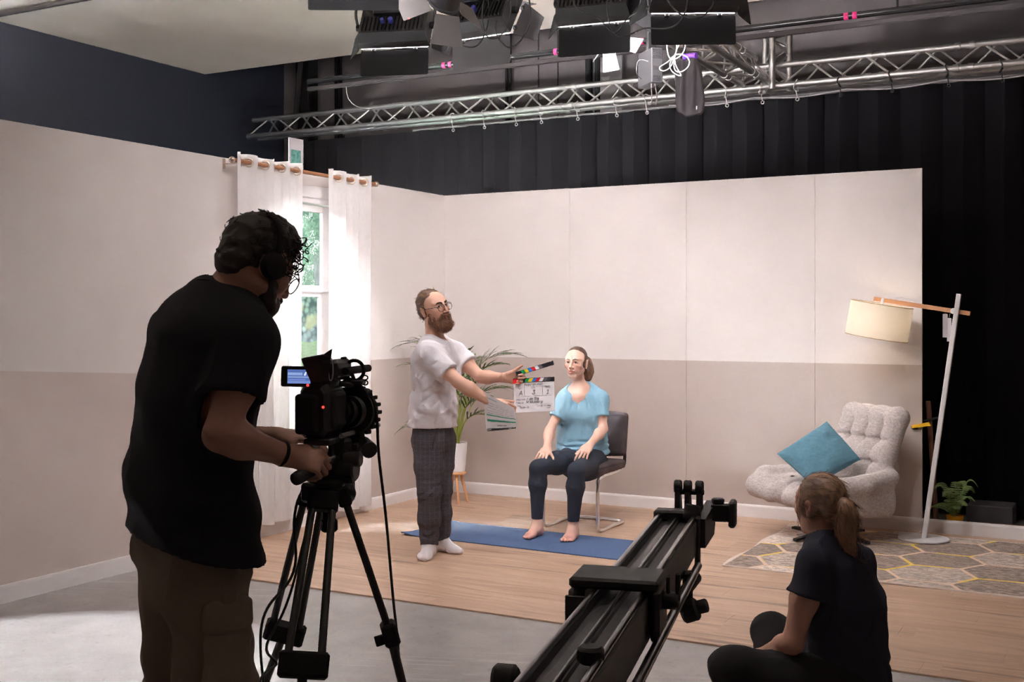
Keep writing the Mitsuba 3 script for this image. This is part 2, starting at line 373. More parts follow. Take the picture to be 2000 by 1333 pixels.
# ---------------------------------------------------------------- window 1 with its sashes, garden print and lamps behind
def bars(rects, x0, x1, r=0.003): return cat([rbox([x0, a[0], a[1]], [x1, b[0], b[1]], r) for a, b in rects])
GY0, GY1 = -2.29, -1.702
struct('window_1', bars([((WY0, WZ0), (WY0 + 0.07, WZ1)), ((WY1 - 0.07, WZ0), (WY1, WZ1)), ((WY0 + 0.07, WZ1 - 0.06), (WY1 - 0.07, WZ1)), ((WY0 + 0.07, WZ0), (WY1 - 0.07, WZ0 + 0.05))], -0.09, 0.006), 'white_plastic', False)
obj('casing', bars([((WY0 - 0.05, WZ1 - 0.02), (WY1 + 0.05, WZ1 + 0.07)), ((WY0 - 0.05, WZ0 - 0.06), (WY1 + 0.05, WZ0 + 0.02)), ((WY0 - 0.05, WZ0 + 0.02), (WY0 + 0.03, WZ1 - 0.02)), ((WY1 - 0.03, WZ0 + 0.02), (WY1 + 0.05, WZ1 - 0.02))], 0.0005, 0.018), 'white_plastic', 'window_1', False)
def sash(z0, z1, x):
    k = obj('sash', bars([((GY0 - 0.08, z0 - 0.05), (GY0, z1 + 0.05)), ((GY1, z0 - 0.05), (GY1 + 0.12, z1 + 0.05)), ((GY0, z1), (GY1, z1 + 0.05)), ((GY0, z0 - 0.05), (GY1, z0))], x - 0.015, x + 0.015), 'white_plastic', 'window_1', False)
    g = trimesh.Trimesh([[x, GY0, z0], [x, GY1, z0], [x, GY1, z1], [x, GY0, z1]], [[0, 1, 2], [0, 2, 3]], process=False)
    scene['window_1__' + 'glass' + ('' if z0 > 1 else '_001')] = mikit.ply(g, {'type': 'thindielectric'})
sash(1.775, 2.32, -0.03); sash(0.62, 1.69, -0.055)
obj('sill', rbox([0.0005, WY0 - 0.08, WZ0 - 0.02], [0.05, WY1 + 0.08, WZ0 + 0.015], 0.006), 'white_plastic', 'window_1', False)
def garden(p, n, uv):
    y, z = p.y, p.z
    d1, d2, c1 = voronoi(y * 40, z * 40); e1, e2, c2 = voronoi(y * 95 + 5, z * 95); big = fbm(y * 5, z * 5, 2, 4)
    leaf = mix((0.03, 0.11, 0.07), (0.22, 0.42, 0.27), dr.clip(c1 * 0.5 + c2 * 0.45 + (big - 0.5) * 1.2, 0, 1))
    tree = mix(leaf, (0.80, 0.86, 0.84), smoothstep(0.72, 0.82, noise(y * 13, z * 13, 3) * 0.6 + c2 * 0.4) * smoothstep(1.5, 1.9, z))
    trunk = smoothstep(0.045, 0.03, dr.abs(y + 0.0 + 0.02 * noise(z * 4))) * smoothstep(2.2, 2.0, z)
    tree = mix(tree, mi.Color3f(0.20, 0.25, 0.25) * (0.7 + 0.6 * noise(y * 90, z * 14)), trunk)
    f1, f2, c3 = voronoi(y * 15 + 3, z * 17)
    shrub = mix((0.02, 0.06, 0.06), (0.25, 0.46, 0.34), dr.clip(smoothstep(0.75, 0.1, f1) * (0.35 + 0.8 * c3) + (big - 0.5) * 0.7, 0, 1))
    shrub = mix(shrub, (0.42, 0.55, 0.24), smoothstep(0.62, 0.8, noise(y * 8 + 2, z * 8, 9)) * 0.7)
    bed = mix((0.04, 0.09, 0.10), (0.30, 0.52, 0.52), smoothstep(0.9, 0.15, f1) * c3)
    lawn = mi.Color3f(0.24, 0.50, 0.22) * (0.8 + 0.3 * fbm(y * 30, z * 80))
    w = 0.03 * (noise(y * 18, 0, 5) - 0.5)
    c = mix(shrub, tree, smoothstep(1.76, 1.84, z + w * 2))
    c = mix(bed, c, smoothstep(1.42, 1.48, z + w * 3))
    return mix(lawn, c, smoothstep(1.305, 1.32, z + w))
mat('garden', mikit.proc(garden), 0.6, 0.3)
obj('garden_backdrop', box([-1.42, -2.4, 0.02], [-1.40, 0.7, 2.72]), 'garden', None, False, 'large printed garden picture standing outside the window, seen through its panes', 'backdrop')
def soft_lamp(name, o, aim, w, h, L, label, tint=(1, 1, 1)):
    Rm = frame(nrm(np.subtract(aim, o)), [0, 1, 0]); k = thing(name, label, 'lamp')
    obj('housing', place(cat([rbox([-w / 2 - .03, -h / 2 - .03, -.12], [w / 2 + .03, h / 2 + .03, -.015], .01), cyl([0, -h / 2 - .02, -.06], [0, -h / 2 - .02, -.0601], .01)]), o, Rm), 'black_metal', k)
    scene[k + '__diffuser'] = mikit.ply(place(rbox([-w / 2, -h / 2, -.014], [w / 2, h / 2, 0], .002), o, Rm), 'mat_white_plastic', False, emitter={'type': 'area', 'radiance': rgb(np.array(tint) * L)})
    foot = np.array([o[0], o[1], 0.0]); back = np.array(o) - Rm[:, 2] * 0.1
    obj('stand', cat([cyl(foot, [o[0], o[1], o[2] - 0.2], .014), cyl([o[0], o[1], o[2] - 0.2], back, .012)] + [cyl(foot + [0, 0, .35], foot + [0.35 * math.cos(a), 0.35 * math.sin(a), 0.01], .01) for a in (0.5, 2.6, 4.7)]), 'black_metal', k)
soft_lamp('unseen_window_lamp', [-1.05, -2.75, 2.50], [0.6, -1.6, 0.2], 0.40, 0.40, UNSEEN_WINDOW_LAMP, 'unseen hard lamp on a stand behind the window, shining in past the curtains', (1, .99, .97))  # unseen lamp, placed to light curtains and floor through the window
soft_lamp('unseen_window_lamp', [-0.40, -0.55, 2.45], [-1.42, -0.05, 1.5], 0.30, 0.30, UNSEEN_PRINT_LAMP, 'unseen small lamp on a stand behind the window, placed to light the garden print')  # unseen lamp, placed to brighten the print outside the panes

# board with an offcut of the print, clamped on top of the wall
o = onx(578, 331, -0.035); k = thing('print_offcut', 'small white board with a green picture standing up above the curtain rod', 'board')
obj('board', box([-0.045, o[1] - 0.075, 2.35], [-0.035, o[1] + 0.085, 2.845]), 'light_grey', k, False)
obj('picture', box([-0.0348, o[1] - 0.055, 2.35], [-0.0335, o[1] + 0.055, 2.76]), 'garden_small', k, False)
def garden_small(p, n, uv):
    d1, d2, c1 = voronoi(p.y * 70, p.z * 70)
    return mix((0.02, 0.10, 0.08), (0.14, 0.36, 0.30), c1 * 0.6 + 0.6 * fbm(p.y * 12, p.z * 12))
mat('garden_small', mikit.proc(garden_small), 0.5, 0.4)

# ---------------------------------------------------------------- overhead rig
def truss_mesh(a, b, up, side, hgt, wid, step, rc=0.026, rd=0.0095, shift=0.0):
    """Three-chord truss with its apex up: chords and zigzag braces as separate lists of pieces."""
    a, b, up, side = [np.asarray(v, float) for v in (a, b, up, side)]
    L = np.linalg.norm(b - a); u = (b - a) / L
    c0 = [(a + side * s * wid / 2, b + side * s * wid / 2) for s in (-1, 1)]; ct = (a + up * hgt, b + up * hgt)
    chords = [c0[0], c0[1], ct]; br = []
    n = max(2, int(round(L / step)))
    for s in (0, 1):
        for i in range(n):
            t0, t1, t2 = L * i / n, L * (i + 0.5) / n, L * (i + 1) / n
            sh = L / n * (0.25 if s else 0.0)
            q0, q1, q2 = c0[s][0] + u * min(t0 + sh, L), ct[0] + u * min(t1 + sh, L), c0[s][0] + u * min(t2 + sh, L)
            br += [(q0, q1), (q1, q2)]
    for i in range(n):
        br.append((c0[0][0] + u * L * i / n, c0[1][0] + u * L * (i + 0.5) / n)); br.append((c0[1][0] + u * L * (i + 0.5) / n, c0[0][0] + u * L * (i + 1) / n))
    return chords, br, rc, rd
def truss(name, label, *args, collars=(), **kw):
    ch, br, rc, rd = truss_mesh(*args, **kw); k = thing(name, label, 'truss')
    for c in ch: obj('chord', ccyl(c[0], c[1], rc, .002), 'alu', k)
    for q in br: obj('brace', cyl(q[0], q[1], rd, sides=8), 'alu', k)
    for t in collars:
        for c in ch:
            m = c[0] + (c[1] - c[0]) * t; u = nrm(c[1] - c[0])
            [obj('collar', ccyl(m + u * e0, m + u * e1, rc + .006), 'alu', k) for e0, e1 in ((-.075, -.03), (.03, .075))]
    return k
TY, TZ = 0.75, 3.425
truss('truss', 'long aluminium truss that carries the black curtain across the back of the studio', [-2.84, TY, TZ], [8.9, TY, TZ], [0, 0, 1], [0, 1, 0], 0.185, 0.17, 0.44, collars=((0.86 + 2.84) / 11.74, (3.55 + 2.84) / 11.74, 0.6))
p0 = ony(1470, 185, TY - 0.1)
truss('truss', 'aluminium truss running from the LED panels back to the curtain truss', [p0[0] + 0.03, -1.35, TZ + 0.03], [p0[0] + 0.03, TY - 0.12, TZ + 0.03], [0, 0, 1], [1, 0, 0], 0.2, 0.22, 0.46, collars=(0.8,))
p1 = ony(1516, 185, TY)
truss('truss', 'short upright truss piece standing on the curtain truss where the trusses cross', [p1[0], TY + 0.03, TZ - 0.03], [p1[0], TY + 0.03, TZ + 0.44], [0, -1, 0], [1, 0, 0], 0.15, 0.2, 0.25)
# the ties that hold the curtain rail
k = obj('curtain_rail', cyl([-0.9, 0.86, TZ - 0.055], [8.9, 0.86, TZ - 0.055], 0.012), 'grey_metal', None, True, 'thin pipe under the curtain truss from which the black curtain hangs', 'pipe')
tie_px = [884, 945, 1007, 1056, 1127, 1203, 1262, 1340, 1418, 1487, 1555, 1640, 1740, 1850, 1955]
rs = random.Random(8); ORD = 'first second third fourth fifth sixth seventh eighth ninth tenth eleventh twelfth'.split()
for i, px in enumerate(tie_px):
    q = ony(px, 215, TY - 0.085); c = np.array([q[0], TY - 0.085, TZ]); w = 0.03; dark = px > 1600
    loop = [c + [0.012 * math.sin(a * 2 + i), 0.034 * math.cos(a), -0.012 + 0.048 * math.sin(a)] for a in np.linspace(0, 2 * math.pi, 18, endpoint=False)]
    tail = [c + [0.004, -0.02, -0.055], c + [0.008, -0.015, -0.085], c + [0.012, -0.008, -0.105 - 0.02 * rs.random()]]
    ring = [c + [0.012 + 0.013 * math.cos(a), -0.008, -0.125 + 0.013 * math.sin(a)] for a in np.linspace(0, 2 * math.pi, 12, endpoint=False)]
    obj('curtain_tie', cat([tube(loop, .0045, 6, True), tube(tail, .004, 6), tube(ring, .004, 6, True)]), 'cable' if dark else 'white_plastic', None, True,
        (f'black cord looped round the lower truss pipe, {ORD[14 - i]} from the right' if dark else f'white cord looped round the lower truss pipe, {ORD[i]} from the left'), 'tie', 'black curtain ties' if dark else 'white curtain ties')
q0, q1 = ony(1905, 165, TY - .1), ony(1300, 205, TY - .1)
pts = [np.array([x, TY - 0.02, TZ - 0.065 - 0.03 * abs(math.sin((x - q1[0]) * 4.2))]) for x in np.linspace(q1[0], q0[0] + 0.6, 50)]
obj('truss_cable', tube(pts, .006, 6), 'light_grey', None, True, 'pale cable drooping along the underside of the curtain truss', 'cable')

# lighting pipe in front of the truss, with pink tape marks
PY, PZ = -0.33, 3.67
k = thing('lighting_pipe', 'long black lighting pipe with pink tape marks running above the curtain truss', 'pipe')
x0 = ony(602, 160, PY)[0]
obj('tube', cyl([x0, PY, PZ], [8.9, PY, PZ], 0.024, sides=20), 'black_gloss', k, True)
obj('rail', rbox([x0, PY - 0.02, PZ - 0.085], [8.9, PY + 0.02, PZ - 0.05], .004), 'seam', k, False)
for px in (868, 880, 1086, 1098, 1254, 1312, 1653, 1670):
    q = ony(px, 120, PY); obj('tape', cyl([q[0] - .016, PY, PZ], [q[0] + .016, PY, PZ], 0.0252, sides=20), 'pink_tape', k, True)
for x in (x0 + 0.6, 1.6, 3.9, 6.4): obj('hanger', cyl([x, PY, PZ + 0.02], [x, PY, 4.05], .008, sides=8), 'black_metal', k)
q = ony(597, 170, 1.45)
obj('duct', rbox([q[0] - .09, 1.38, 2.9], [q[0] + .09, 1.56, 5.25], .01), 'black_matte', None, False, 'black upright duct on the grey studio wall at the left end of the lighting pipe', 'duct')
q = ony(577, 170, 1.2)
obj('slanting_bar', cyl([q[0] - .16, 1.35, 3.35], [q[0] + 0.05, 1.35, 5.2], .03), 'seam', None, True, 'slanting dark bar beside the black duct in the far left corner', 'bar')
for px, w, nm_, lb in ((660, .02, 'conduit', 'pair of black conduits on the grey wall above the white hanging wire'), (992, .014, 'conduit', 'pair of thin black conduits on the grey wall behind the LED panels'), (1158, .035, 'conduit', 'pair of thick dark conduits on the grey wall beside the notice'), (1338, .02, 'conduit', 'pair of black conduits on the grey wall behind the hanging black bag')):
    q = ony(px, 150, 1.55); k = thing(nm_, lb, 'conduit')
    for s in (-1, 1): obj('tube', cyl([q[0] + s * w * 1.4, 1.56, 2.5], [q[0] + s * w * 1.4, 1.56, 5.25], w, sides=10), 'black_matte', k, True)
    [obj('clip', rbox([q[0] - w * 3, 1.57, z], [q[0] + w * 3, 1.598, z + .03], .003), 'black_metal', k) for z in (3.5, 4.4)]
a = ony(1188, 158, 1.56); k = thing('wall_notice', 'grey metal cabinet door with a white triangle on the grey studio wall above the truss', 'sign')
obj('plate', rbox([a[0] - .15, 1.545, 3.3], [a[0] + .15, 1.598, 4.6], .006), 'light_grey', k)
obj('triangle', poly([(-.05, .04), (.05, .04), (0, -.05)], .003, [a[0] - .02, 1.545, a[2]], rx(90)), 'white_plastic', k, False)
a = P(676, 160, 9.6); a[2] = 3.67; a = ony(676, 160, -0.33)
pts = [np.array([a[0], -0.33, 3.6]), np.array([a[0], -0.31, 3.50]), np.array([a[0] + .003, -0.2, 3.44]), np.array([a[0] + .06, 0.2, 3.50]), np.array([a[0] + .02, .72, 3.62])]
obj('hanging_wire', tube(spline(pts, 20), .004, 6), 'white_plastic', None, True, 'thin white wire hanging from the lighting pipe down to the truss at the left', 'wire')

# LED panels on the pipe that hangs over the set
def flap(w, d, r, flare=0.0):
    return sg.Polygon([(-w / 2, 0), (w / 2, 0), (w / 2 + flare, d), (-w / 2 - flare, d)]).buffer(-r).buffer(r) if r else sg.Polygon([(-w / 2, 0), (w / 2, 0), (w / 2 + flare, d), (-w / 2 - flare, d)])
def led_panel(o, yaw, tilt, label, L, w=0.50, h=0.28, doors=(55, 50, 35, 35), pipe_z=None, door_mat='black_matte', readout=False):
    """o: middle of the lower front edge; yaw to the left of +y and tilt down, in degrees."""
    n0 = rz(yaw) @ np.array([0, 1.0, 0]); x0 = rz(yaw) @ np.array([1.0, 0, 0]); z = nrm(n0 * math.cos(math.radians(tilt)) - UP * math.sin(math.radians(tilt)))
    R = np.stack([x0, np.cross(z, x0), z], 1)             # x right, y up the panel, z the way it shines
    if R[2, 1] < 0: R[:, 1] *= -1; R[:, 0] *= -1
    o = np.asarray(o, float) + R[:, 1] * h / 2; k = thing('led_panel', label, 'stage light', )
    pl = lambda m: place(m, o, R)
    hull = trimesh.convex.convex_hull(np.array([[sx * (w / 2 - a), sy * (h / 2 - b), zz] for zz, a, b in ((0, 0, 0), (-.05, 0, 0), (-.11, .012, .03)) for sx in (-1, 1) for sy in (-1, 1)]))
    obj('housing', pl(hull), 'black_metal', k, 20)
    [obj('cooling_fin', pl(rbox([-w * .42 + i * w * .84 / 15, -h * .34, -.128], [-w * .42 + i * w * .84 / 15 + .006, h * .10, -.108], .001)), 'black_matte', k, False) for i in range(16)]
    obj('control_box', pl(rbox([-w * .2, h * .12, -.15], [w * .3, h * .36, -.105], .008)), 'black_gloss', k)
    [obj('connector', pl(ccyl([w * c_, -h * .12, -.12], [w * c_, -h * .12, -.155], r_)), 'plug_blue', k) for c_, r_ in ((.02, .017), (.14, .014))]
    for s in (-1, 1): obj('tilt_knob', pl(ccyl([s * w / 2, 0, -.05], [s * (w / 2 + .03), 0, -.05], .022)), 'black_matte', k)
    yk = [pl(trimesh.Trimesh([[0, 0, 0]] * 3, [[0, 1, 2]], process=False)).vertices[0]]
    A, B = o + R @ np.array([-w / 2 - .018, 0, -.05]), o + R @ np.array([w / 2 + .018, 0, -.05])
    U = UP * (h * .62) - n0 * 0.02
    obj('yoke', cat([tube(spline([A, A + U * .8, A * .8 + B * .2 + U * 1.02, (A + B) / 2 + U * 1.05, B * .8 + A * .2 + U * 1.02, B + U * .8, B], 30), .009, 8)]), 'black_metal', k, True)
    top = (A + B) / 2 + U * 1.05
    pz = RIGZ
    obj('hook_clamp', cat([cyl(top, [top[0], top[1], pz - .03], .012), rbox([top[0] - .02, top[1] - .035, pz - .045], [top[0] + .02, top[1] + .035, pz - .024], .006)]), 'black_metal', k)
    scene[k + '__diffuser'] = mikit.ply(pl(rbox([-w / 2 + .012, -h / 2 + .004, .0005], [w / 2 - .012, h / 2 - .004, .012], .001)), 'mat_white_plastic', False, emitter={'type': 'area', 'radiance': rgb(np.array(LED_TINT) * L)})
    for (ax, sgn, ww, dd, an) in ((1, -1, w, .17, doors[0]), (1, 1, w, .17, doors[1]), (0, -1, h, .15, doors[2]), (0, 1, h, .15, doors[3])):
        u = np.zeros(3); u[ax] = sgn; an = math.radians(an); dv = u * math.sin(an) + np.array([0, 0, 1.0]) * math.cos(an); lat = np.zeros(3); lat[1 - ax] = 1
        c = u * ((h if ax else w) / 2 + .006) + np.array([0, 0, .016]); D = np.stack([lat, dv, np.cross(lat, dv)], 1)
        dk = obj('barn_door', pl(place(poly(flap(ww * .97, dd, .012, .0 if ax else -.035), .0022), c, D)), door_mat, k, False)
        [obj('hinge', pl(rbox(c + lat * s * ww * .3 - .012, c + lat * s * ww * .3 + .012, .003)), 'black_metal', dk, False) for s in (-1, 1)]
    if readout: [obj('display_digit', pl(rbox([w * (-.05 + .06 * i), h * .22, -.153], [w * (-.05 + .06 * i) + .014, h * .27, -.1495], .001)), 'led_red', k, False) for i in range(3)]
    return k, o, R
mat('plug_blue', srgb(52, 58, 130), 0.35, 0.5)
scene['mat_led_red'] = {'type': 'diffuse', 'reflectance': rgb((.5, .02, .02))}
def at_y(px, py, y): return ony(px, py, y)
RIGY, RIGZ = -2.45, 3.98
led_panel(at_y(770, 93, -2.40), 19, 33, 'black LED panel with a broad black lower flap, leftmost of the row of four', LED_KEY, w=.47, doors=(62, 40, 40, 40))
kB, oB, RB = led_panel(at_y(938, 72, -2.42), -3, 33, 'black LED panel with a grey lower flap and a red number display', LED_KEY, w=.44, doors=(56, 40, 40, 48), door_mat='door_grey', readout=True)
led_panel(at_y(1160, 46, -2.45), 8, 33, 'black LED panel with dangling black cables, above the small light with white flaps', LED_KEY, w=.45, doors=(60, 40, 30, 40))
led_panel(at_y(1354, 25, -2.45), 27, 33, 'black LED panel with a wide black lower flap, in front of the crossing truss', LED_KEY, w=.49, doors=(64, 40, 40, 40))
mat('door_grey', srgb(58, 56, 58), 0.6, 0.3)
led_panel(P(690, -48, 6.2), 30, 40, 'black LED panel cut off by the top edge, farthest left of the lights', LED_KEY * .35, doors=(50, 40, 40, 40))
# two more such lamps, unseen above the view, lighting the people from the front
led_panel([2.1, -4.3, 3.42], 6, 44, 'unseen black LED panel above the view, placed to light the set from the front, nearer the window wall', LED_KEY * 1.85, doors=(50, -28, 35, 35))
led_panel([3.9, -4.3, 3.42], 18, 44, 'unseen black LED panel above the view, placed to light the set from the front, nearer the armchair', LED_KEY * 1.85, doors=(50, -28, 35, 35))
obj('grid_pipe', cyl([-3.1, RIGY, RIGZ], [8.9, RIGY, RIGZ], .024), 'black_metal', None, True, 'black ceiling pipe that carries the row of LED panels', 'pipe')
obj('grid_pipe', cyl([-3.1, -4.36, RIGZ], [8.9, -4.36, RIGZ], .024), 'black_metal', None, True, 'black ceiling pipe above the camera operator, nearest the camera', 'pipe')

# unseen strip lights above the view, placed to lighten foreground and ceiling
for i, x in enumerate((0.3, 4.2)):
    k = thing('unseen_strip_light', 'unseen long strip light above the view, placed to light the foreground, ' + ('nearer the window wall' if i == 0 else 'farther from the window wall'), 'ceiling light')
    obj('tray', rbox([x - .75, -6.36, 3.60], [x + .75, -6.24, 3.63], .004), 'white_plastic', k, False)
    scene[k + '__tube'] = mikit.ply(rbox([x - .72, -6.34, 3.64], [x + .72, -6.26, 3.67], .01), 'mat_white_plastic', False, emitter={'type': 'area', 'radiance': rgb(np.array([1, .93, .86]) * UNSEEN_STRIPS * 15)})
    scene[k + '__diffuser'] = mikit.ply(rbox([x - .72, -6.33, 3.575], [x + .72, -6.27, 3.599], .006), 'mat_white_plastic', False, emitter={'type': 'area', 'radiance': rgb(np.array([1, .93, .88]) * UNSEEN_STRIPS)})
    for s in (-1, 1): obj('wire', cyl([x + s * .6, -6.3, 3.63], [x + s * .6, -6.3, 4.05], .003, sides=5), 'black_metal', k)
k = thing('unseen_uplighter', 'unseen trough lamp left of the view along the navy wall, placed to brighten the ceiling', 'ceiling light')  # out of view, placed to brighten the ceiling at the left
obj('trough', cat([rbox([-2.45, -5.6, 3.30], [-2.05, -3.05, 3.32], .004), rbox([-2.45, -5.6, 3.31], [-2.43, -3.05, 3.41], .004), rbox([-2.07, -5.6, 3.31], [-2.05, -3.05, 3.41], .004)]), 'white_plastic', k, False)
scene[k + '__tube'] = mikit.ply(rbox([-2.30, -5.55, 3.33], [-2.20, -3.10, 3.37], .01), 'mat_white_plastic', False, emitter={'type': 'area', 'radiance': rgb(np.array([1, .92, .84]) * UNSEEN_UPLIGHT)})
for y in (-5.4, -3.3): obj('wire', cyl([-2.25, y, 3.32], [-2.25, y, 4.048], .003, sides=5), 'black_metal', k)
# ================================================================ furniture and things on the set
def wood_grain(base, dark, ax=2, f=60):
    def fn(p, n, uv):
        q = [p.x, p.y, p.z]; a, b = [q[i] for i in range(3) if i != ax]
        return mix(base, dark, fbm(a * f + 3 * noise(q[ax] * 3), b * f, q[ax] * 4, 3))
    return mikit.proc(fn)
mat('beech', wood_grain(srgb(222, 172, 128), srgb(196, 140, 98)), 0.5, 0.4)
def mat_blue(p, n, uv): return mi.Color3f(srgb(70, 90, 124)) * (0.9 + 0.16 * noise(p.x * 160, p.y * 160) + 0.06 * fbm(p.x * 4, p.y * 4))
mat('yoga', mikit.proc(mat_blue), 0.75, 0.3)
a, u, v = np.array([0.819, -1.891, WF]), nrm([1, -0.029, 0]), nrm([0.042, 1, 0])
n, m = 60, 20
X = np.zeros((n, m, 3))
for i, s in enumerate(np.linspace(0, 1.83, n)):
    for j, t in enumerate(np.linspace(0, 0.61, m)):
        q = a + u * s + v * t; lift = 0.016 * max(0, 1 - math.hypot(s, t) / 0.16) ** 1.5 + 0.009 * max(0, 1 - math.hypot(s, 0.61 - t) / 0.14) ** 1.5
        X[i, j] = q + [0, 0, 0.0065 + lift]
obj('yoga_mat', grid_mesh(X, 0.006, [0, 0, 1]), 'yoga', None, 50, 'flat blue exercise mat on the wooden floor under the bare feet of the seated woman', 'yoga mat')

# ---------------------------------------------------------------- chair of the seated woman
def velvet(p, n, uv): return mix(srgb(52, 44, 46), srgb(86, 76, 78), fbm(p.x * 14, p.y * 14, p.z * 9, 3) * 1.2 - 0.1)
mat('velvet', mikit.proc(velvet), 0.8, 0.2, sheen=0.6)
CH = np.array([1.795, -0.93, WF])
k = thing('cantilever_chair', 'dark padded chair on a bent chrome tube frame under the woman in blue', 'chair')
hw = 0.215
for s in (-1, 1):
    xx = s * hw
    pts = [[xx, -.225, .405], [xx, -.10, .405], [xx, .0, .408]]
path = [[hw, .22, .415], [hw, 0, .40], [hw, -.19, .392], [hw, -.235, .375], [hw, -.25, .33], [hw, -.25, .2], [hw, -.25, .07], [hw, -.243, .03], [hw, -.20, .0125], [hw, 0, .0125], [hw, .19, .0125], [hw - .012, .225, .0125], [hw - .05, .24, .0125]]
def bend(pts, r=0.0125, n=90): return tube(spline(np.array(pts) + CH, n), r, 12)
full = path + [[-p[0], p[1], p[2]] for p in path[::-1]]
obj('frame', bend(full, .0125, 220), 'chrome', k, True)
def seat_mesh(lo, hi, r, puff):
    f = Field(np.array(lo) - .03, np.array(hi) + .03, .007); x, y, z = f.coords([slice(0, q) for q in f.n])
    c, e = (np.array(lo) + hi) / 2, (np.array(hi) - lo) / 2
    q = [np.abs(w - c[i]) - (e[i] - r) for i, w in enumerate((x[:, None, None], y[None, :, None], z[None, None, :]))]
    s = np.sqrt(sum(np.maximum(w, 0) ** 2 for w in q)) + np.minimum(np.maximum(np.maximum(q[0], q[1]), q[2]), 0) - r
    f.G = (s - puff(x[:, None, None] - c[0], y[None, :, None] - c[1], z[None, None, :] - c[2])).astype(np.float32); return f.mesh()
sm = seat_mesh([-.235, -.265, .405], [.235, .225, .478], .028, lambda x, y, z: .008 * np.cos(np.clip(x / .235, -1, 1) * 1.57) * np.cos(np.clip(y / .245, -1, 1) * 1.57) - .005 * np.exp(-((z - .012) / .004) ** 2) * (np.abs(x) > .2))
obj('seat', place(sm, CH), 'velvet', k, True)
bm = seat_mesh([-.235, -.03, -.16], [.235, .03, .16], .03, lambda x, y, z: .012 * np.cos(np.clip(x / .235, -1, 1) * 1.57) - .05 * (x / .235) ** 2 * 0)
bm.vertices[:, 1] -= 0.45 * bm.vertices[:, 0] ** 2
Rb = rx(-9)
obj('backrest', place(bm, CH + [0, .262, .655], Rb), 'velvet', k, True)
for s in (-1, 1):
    obj('back_post', tube(spline(np.array([[s * hw, .20, .415], [s * hw, .228, .44], [s * hw, .238, .49], [s * .205, .262, .60], [s * .20, .288, .74]]) + CH, 24), .012, 10), 'black_metal', k, True)

# ---------------------------------------------------------------- stool, pot and palm
SC = np.array([0.412, -0.503, WF])
k = thing('plant_stool', 'small round beech stool with splayed legs under the white plant pot', 'stool')
obj('top', lathe([(0, .236), (.092, .236), (.097, .241), (.097, .252), (.092, .257), (0, .257)], 40, SC), 'beech', k, 30)
for a in (45, 135, 225, 315):
    d = rz(a) @ np.array([1, 0, 0]); d[1] *= .88
    obj('leg', cyl(SC + d * .055 + [0, 0, .238], SC + d * .118, .0135, .010), 'beech', k, 30)
k = thing('palm_plant', 'green palm in a tall white pot on the little stool behind the standing man', 'plant')
PO = SC + [0, 0, .2575]
obj('pot', lathe([(0, 0), (.083, 0), (.087, .006), (.106, .232), (.107, .240), (.102, .240), (.099, .215), (0, .215)], 48, PO), 'white_plastic', k, 25)
mat('soil', srgb(92, 52, 44), 0.95, 0.1)
obj('soil', lathe([(0, .226), (.0985, .222)], 32, PO), 'soil', k, True)
def leafcol(p, n, uv): return mix(srgb(40, 60, 36), srgb(84, 108, 58), fbm(p.x * 9, p.y * 9, p.z * 9))
scene['mat_leaf'] = {'type': 'twosided', 'bsdf': {'type': 'principled', 'base_color': mikit.proc(leafcol), 'roughness': 0.45, 'specular': 0.4}}
mat('stem', srgb(142, 150, 70), 0.5, 0.4)
def blade(b, d, nn, L, w, droop, seg=5):
    """A narrow leaf from b along d, drooping, creased along its middle."""
    d = nrm(d); side = nrm(np.cross(d, nn)); nn = np.cross(side, d); V, F = [], []
    for i in range(seg + 1):
        t = i / seg; c = b + d * L * t - np.array([0, 0, 1.0]) * droop * L * t * t
        hw_ = w * (0.35 + 1.2 * t) * (1 - t) ** 0.6 if i < seg else 0.0003
        V += [c - side * hw_ + nn * hw_ * .5, c, c + side * hw_ + nn * hw_ * .5]
    for i in range(seg):
        q = 3 * i; F += [[q, q + 1, q + 4], [q, q + 4, q + 3], [q + 1, q + 2, q + 5], [q + 1, q + 5, q + 4]]
    return trimesh.Trimesh(V, F, process=False)
rs = np.random.RandomState(11)
def frond(tip, bow, nl, L, r0=.0055, start=.5, width=.0115):
    tip = np.asarray(tip, float); tip[0] = max(tip[0], .06); tip[1] = min(tip[1], -.08); b = PO + [rs.uniform(-.03, .03), rs.uniform(-.03, .03), .22]
    mid = b * .5 + tip * .5 + [0, 0, bow]; q1 = b * .78 + tip * .22 + [0, 0, bow * .95]
    s = spline([b, q1, mid + (tip - b) * .1, tip], 40)
    kf = obj('frond', tube(s, np.linspace(r0, .0016, 40), 7), 'stem', k, True)
    ts = np.gradient(s, axis=0); out = nrm([tip[0] - b[0], tip[1] - b[1], 0.01])
    for i in range(nl):
        t = start + (1 - start) * i / (nl - 1); j = t * 39; p = s[int(j)] ; tg = nrm(ts[min(int(j), 39)])
        sd = nrm(np.cross(tg, [0, 0, 1])) * (1 if i % 2 else -1); upv = nrm(np.cross(np.cross(tg, [0, 0, 1]), tg))
        d = tg * (.75 + .5 * t) + sd * (.95 - .55 * t) + upv * .3 + rs.randn(3) * .06
        if i == nl - 1: d = tg
        me = blade(p, d, upv, L * (.55 + .9 * math.sin(math.pi * min(t * .85 + .02, 1))) * rs.uniform(.85, 1.1) * .8, width, rs.uniform(.18, .4))
        if me.vertices[:, 0].min() > .004 and me.vertices[:, 1].max() < -.004: obj('leaflet', me, 'leaf', kf, True)
def tp(px, py, d): return P(px, py, d)
